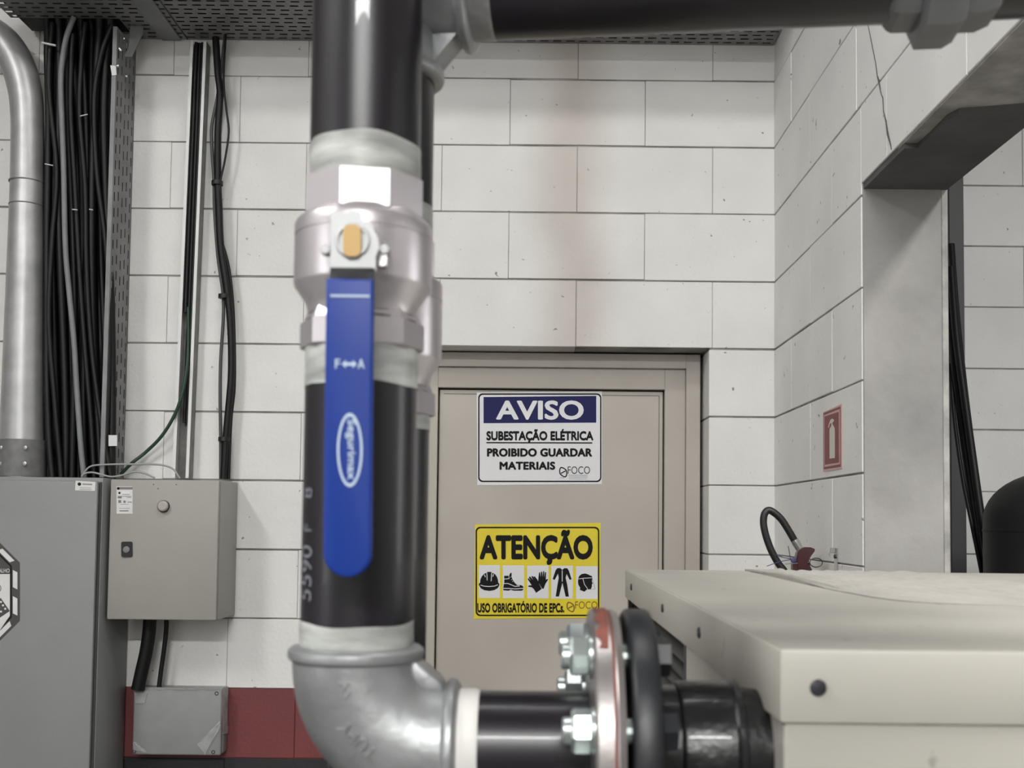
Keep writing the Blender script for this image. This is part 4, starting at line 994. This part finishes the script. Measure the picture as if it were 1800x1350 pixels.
bdm.box(XM + .08, XM1 - ins, vy0, vy1, vz0, lipz + .004)
bdm.build('body', 'machine_cream', mc)
MB().box(XM + .06, XM + .064, vy0 - .001, vy1 + .001, vz0, lipz).build('vent_back', 'vent_black', mc)
gr = MB().box(XM + ins - .0006, XM + ins + .004, vy0, vy0 + .012, vz0, lipz).build('vent_frame', 'vent_black', mc)
MB().box(XM + ins - .0006, XM + ins + .004, vy1 - .012, vy1, vz0, lipz).build('vent_frame', 'vent_black', mc)
k = 0; z = lipz - .004
while z > vz0 + .02:
    vs = [(XM + ins, vy0, z - .014), (XM + ins, vy1, z - .014), (XM + ins + .022, vy1, z), (XM + ins + .022, vy0, z)]
    vs += [(q[0], q[1], q[2] - .003) for q in vs]
    MB().add(vs, [(0,1,2,3), (4,5,6,7), (0,1,5,4), (1,2,6,5), (2,3,7,6), (3,0,4,7)]).build('vent_slat', 'vent_black', mc, smooth=0)
    z -= .017
for (px, py) in ((1110.5, 1032), (1165.5, 1069), (1230, 1112)):
    q = PX(px, py, XM)
    MB().lathe(q + Vector((.002, 0, 0)), (-1, 0, 0), [(0, .0052), (.0032, .0052), (.0042, .0038)], 14).build('screw', 'screw_dark', tp)
q = P(1438, 1209, YM)
MB().lathe(q + Vector((0, .002, 0)), (0, -1, 0), [(0, .0052), (.003, .0052), (.0042, .0042), (.0046, .0022)], 18).build('screw', 'screw_dark', tp)
q = q + Vector((.30, 0, 0)); MB().lathe(q + Vector((0, .002, 0)), (0, -1, 0), [(0, .0052), (.003, .0052), (.0042, .0042), (.0046, .0022)], 18).build('screw', 'screw_dark', tp)
MB().box(XM1 - .4, XM1 - .396, YM + ins - .0005, YM + ins + .001, 0.02, lipz).build('panel_seam', 'seam_dark', mc)
# loose ribbed foam sheet on top
edge = [(1381, 1005), (1398, 1012), (1413, 1020), (1433, 1029), (1467, 1037), (1500, 1043), (1533, 1049), (1580, 1055), (1633, 1059), (1700, 1062), (1780, 1064), (1860, 1066), (1960, 1068), (2100, 1070)]
fp = [PZ(x, y, ZM + .0015) for x, y in smooth_path([Vector((x, y, 0)) for x, y in edge], 6) for _ in (0,)] if False else [PZ(v.x, v.y, ZM + .0015) for v in smooth_path([Vector((x, y, 0)) for x, y in edge], 8)]
NV = 10; vs = []; fs = []; n = len(fp)
for i, p in enumerate(fp):
    for j in range(NV + 1):
        v = j / NV; yb_ = YMB + .004
        y = p.y + (yb_ - p.y) * v
        rise = min(1, (yb_ - p.y) / .15)
        z = ZM + .0018 + .0035 * rise * (math.sin(v * math.pi) ** 2) * (1 + .5 * math.sin(i * .21)) + .0012 * math.sin(i * 1.5) * rise * (v > 0.15)
        vs.append((p.x + .02 * (v if False else 0), y, z))
N1 = NV + 1
mt = MB()
top_n = len(vs); vs2 = vs + [(a_, b_, max(c_ - .003, ZM + .0002)) for a_, b_, c_ in vs]
for i in range(n - 1):
    for j in range(NV):
        q = (i*N1+j, (i+1)*N1+j, (i+1)*N1+j+1, i*N1+j+1); fs.append(q); fs.append(tuple(a_ + top_n for a_ in q[::-1]))
    for j in (0, NV): fs.append((i*N1+j, (i+1)*N1+j, (i+1)*N1+j+top_n, i*N1+j+top_n))
for i in (0, n - 1):
    for j in range(NV): fs.append((i*N1+j, i*N1+j+1, i*N1+j+1+top_n, i*N1+j+top_n))
mt.add(vs2, fs).build('foam_sheet', 'foam_mat', None, 'thin ribbed off-white foam sheet lying along the back of the cream machine', 'sheet', smooth=60)

# ------------------------------------------------------------------ beyond the opening
dxa, dxb = P(1676, 600, 3.42).x, P(1692, 600, 3.42).x
MB().box(dxa - .02, dxb, 3.40, YF - .002, 0.6, 3.1, .003).build('cable_duct', 'cable_darkgrey', None, 'dark grey vertical duct on the wall seen through the opening', 'duct')
for k, (q, r_) in enumerate((([(1672, 430), (1680, 540), (1692, 660), (1708, 790), (1724, 910), (1742, 1030)], .011),
              ([(1668, 500), (1676, 620), (1690, 740), (1708, 870), (1728, 1000), (1738, 1060)], .012),
              ([(1672, 470), (1681, 590), (1698, 720), (1716, 850), (1732, 960), (1746, 1050)], .012),
              ([(1670, 640), (1678, 740), (1692, 840), (1708, 920), (1726, 1010), (1734, 1060)], .006))):
    cable([P(a_, b_, 3.396 - .05 * e_ - .023 * k) for e_, (a_, b_) in enumerate(q)], r_, 'cable_black', ['rightmost thick black cable', 'leftmost thick black cable', 'middle thick black cable', 'thin black cable'][k] + ' sagging through the opening towards the black tank', 'cables beyond the opening', sub=6, n=10)
YT = 2.92; tx = P(1855, 900, YT).x; rt = tx - P(1737, 940, YT).x; zt = P(1740, 915, YT).z
tk = thing('air_tank', (tx, YT, .2), 'black domed pressure tank at the right edge beyond the opening', 'tank')
prof = [(0, rt * .5), (.06, rt * .9), (.12, rt), (zt - .2, rt)] + [(zt - .2 + .135 * math.sin(R(a_)), rt * math.cos(R(a_))) for a_ in range(8, 90, 8)] + [(zt - .2 + .135, .001)]
MB().lathe((tx, YT, .2), (0, 0, 1), prof, 48).build('shell', 'tank_black', tk, smooth=40)
MB().lathe((tx, YT, zt - .03), (0, 0, 1), [(0, rt), (.001, rt + .0015), (.006, rt + .0015), (.007, rt)], 48).build('weld_seam', 'tank_black', tk)
for k in range(3):
    an = R(90 + 120 * k); MB().box(tx + rt * .75 * math.cos(an) - .02, tx + rt * .75 * math.cos(an) + .02, YT + rt * .75 * math.sin(an) - .02, YT + rt * .75 * math.sin(an) + .02, 0, .30, .003).build('leg', 'tank_black', tk)
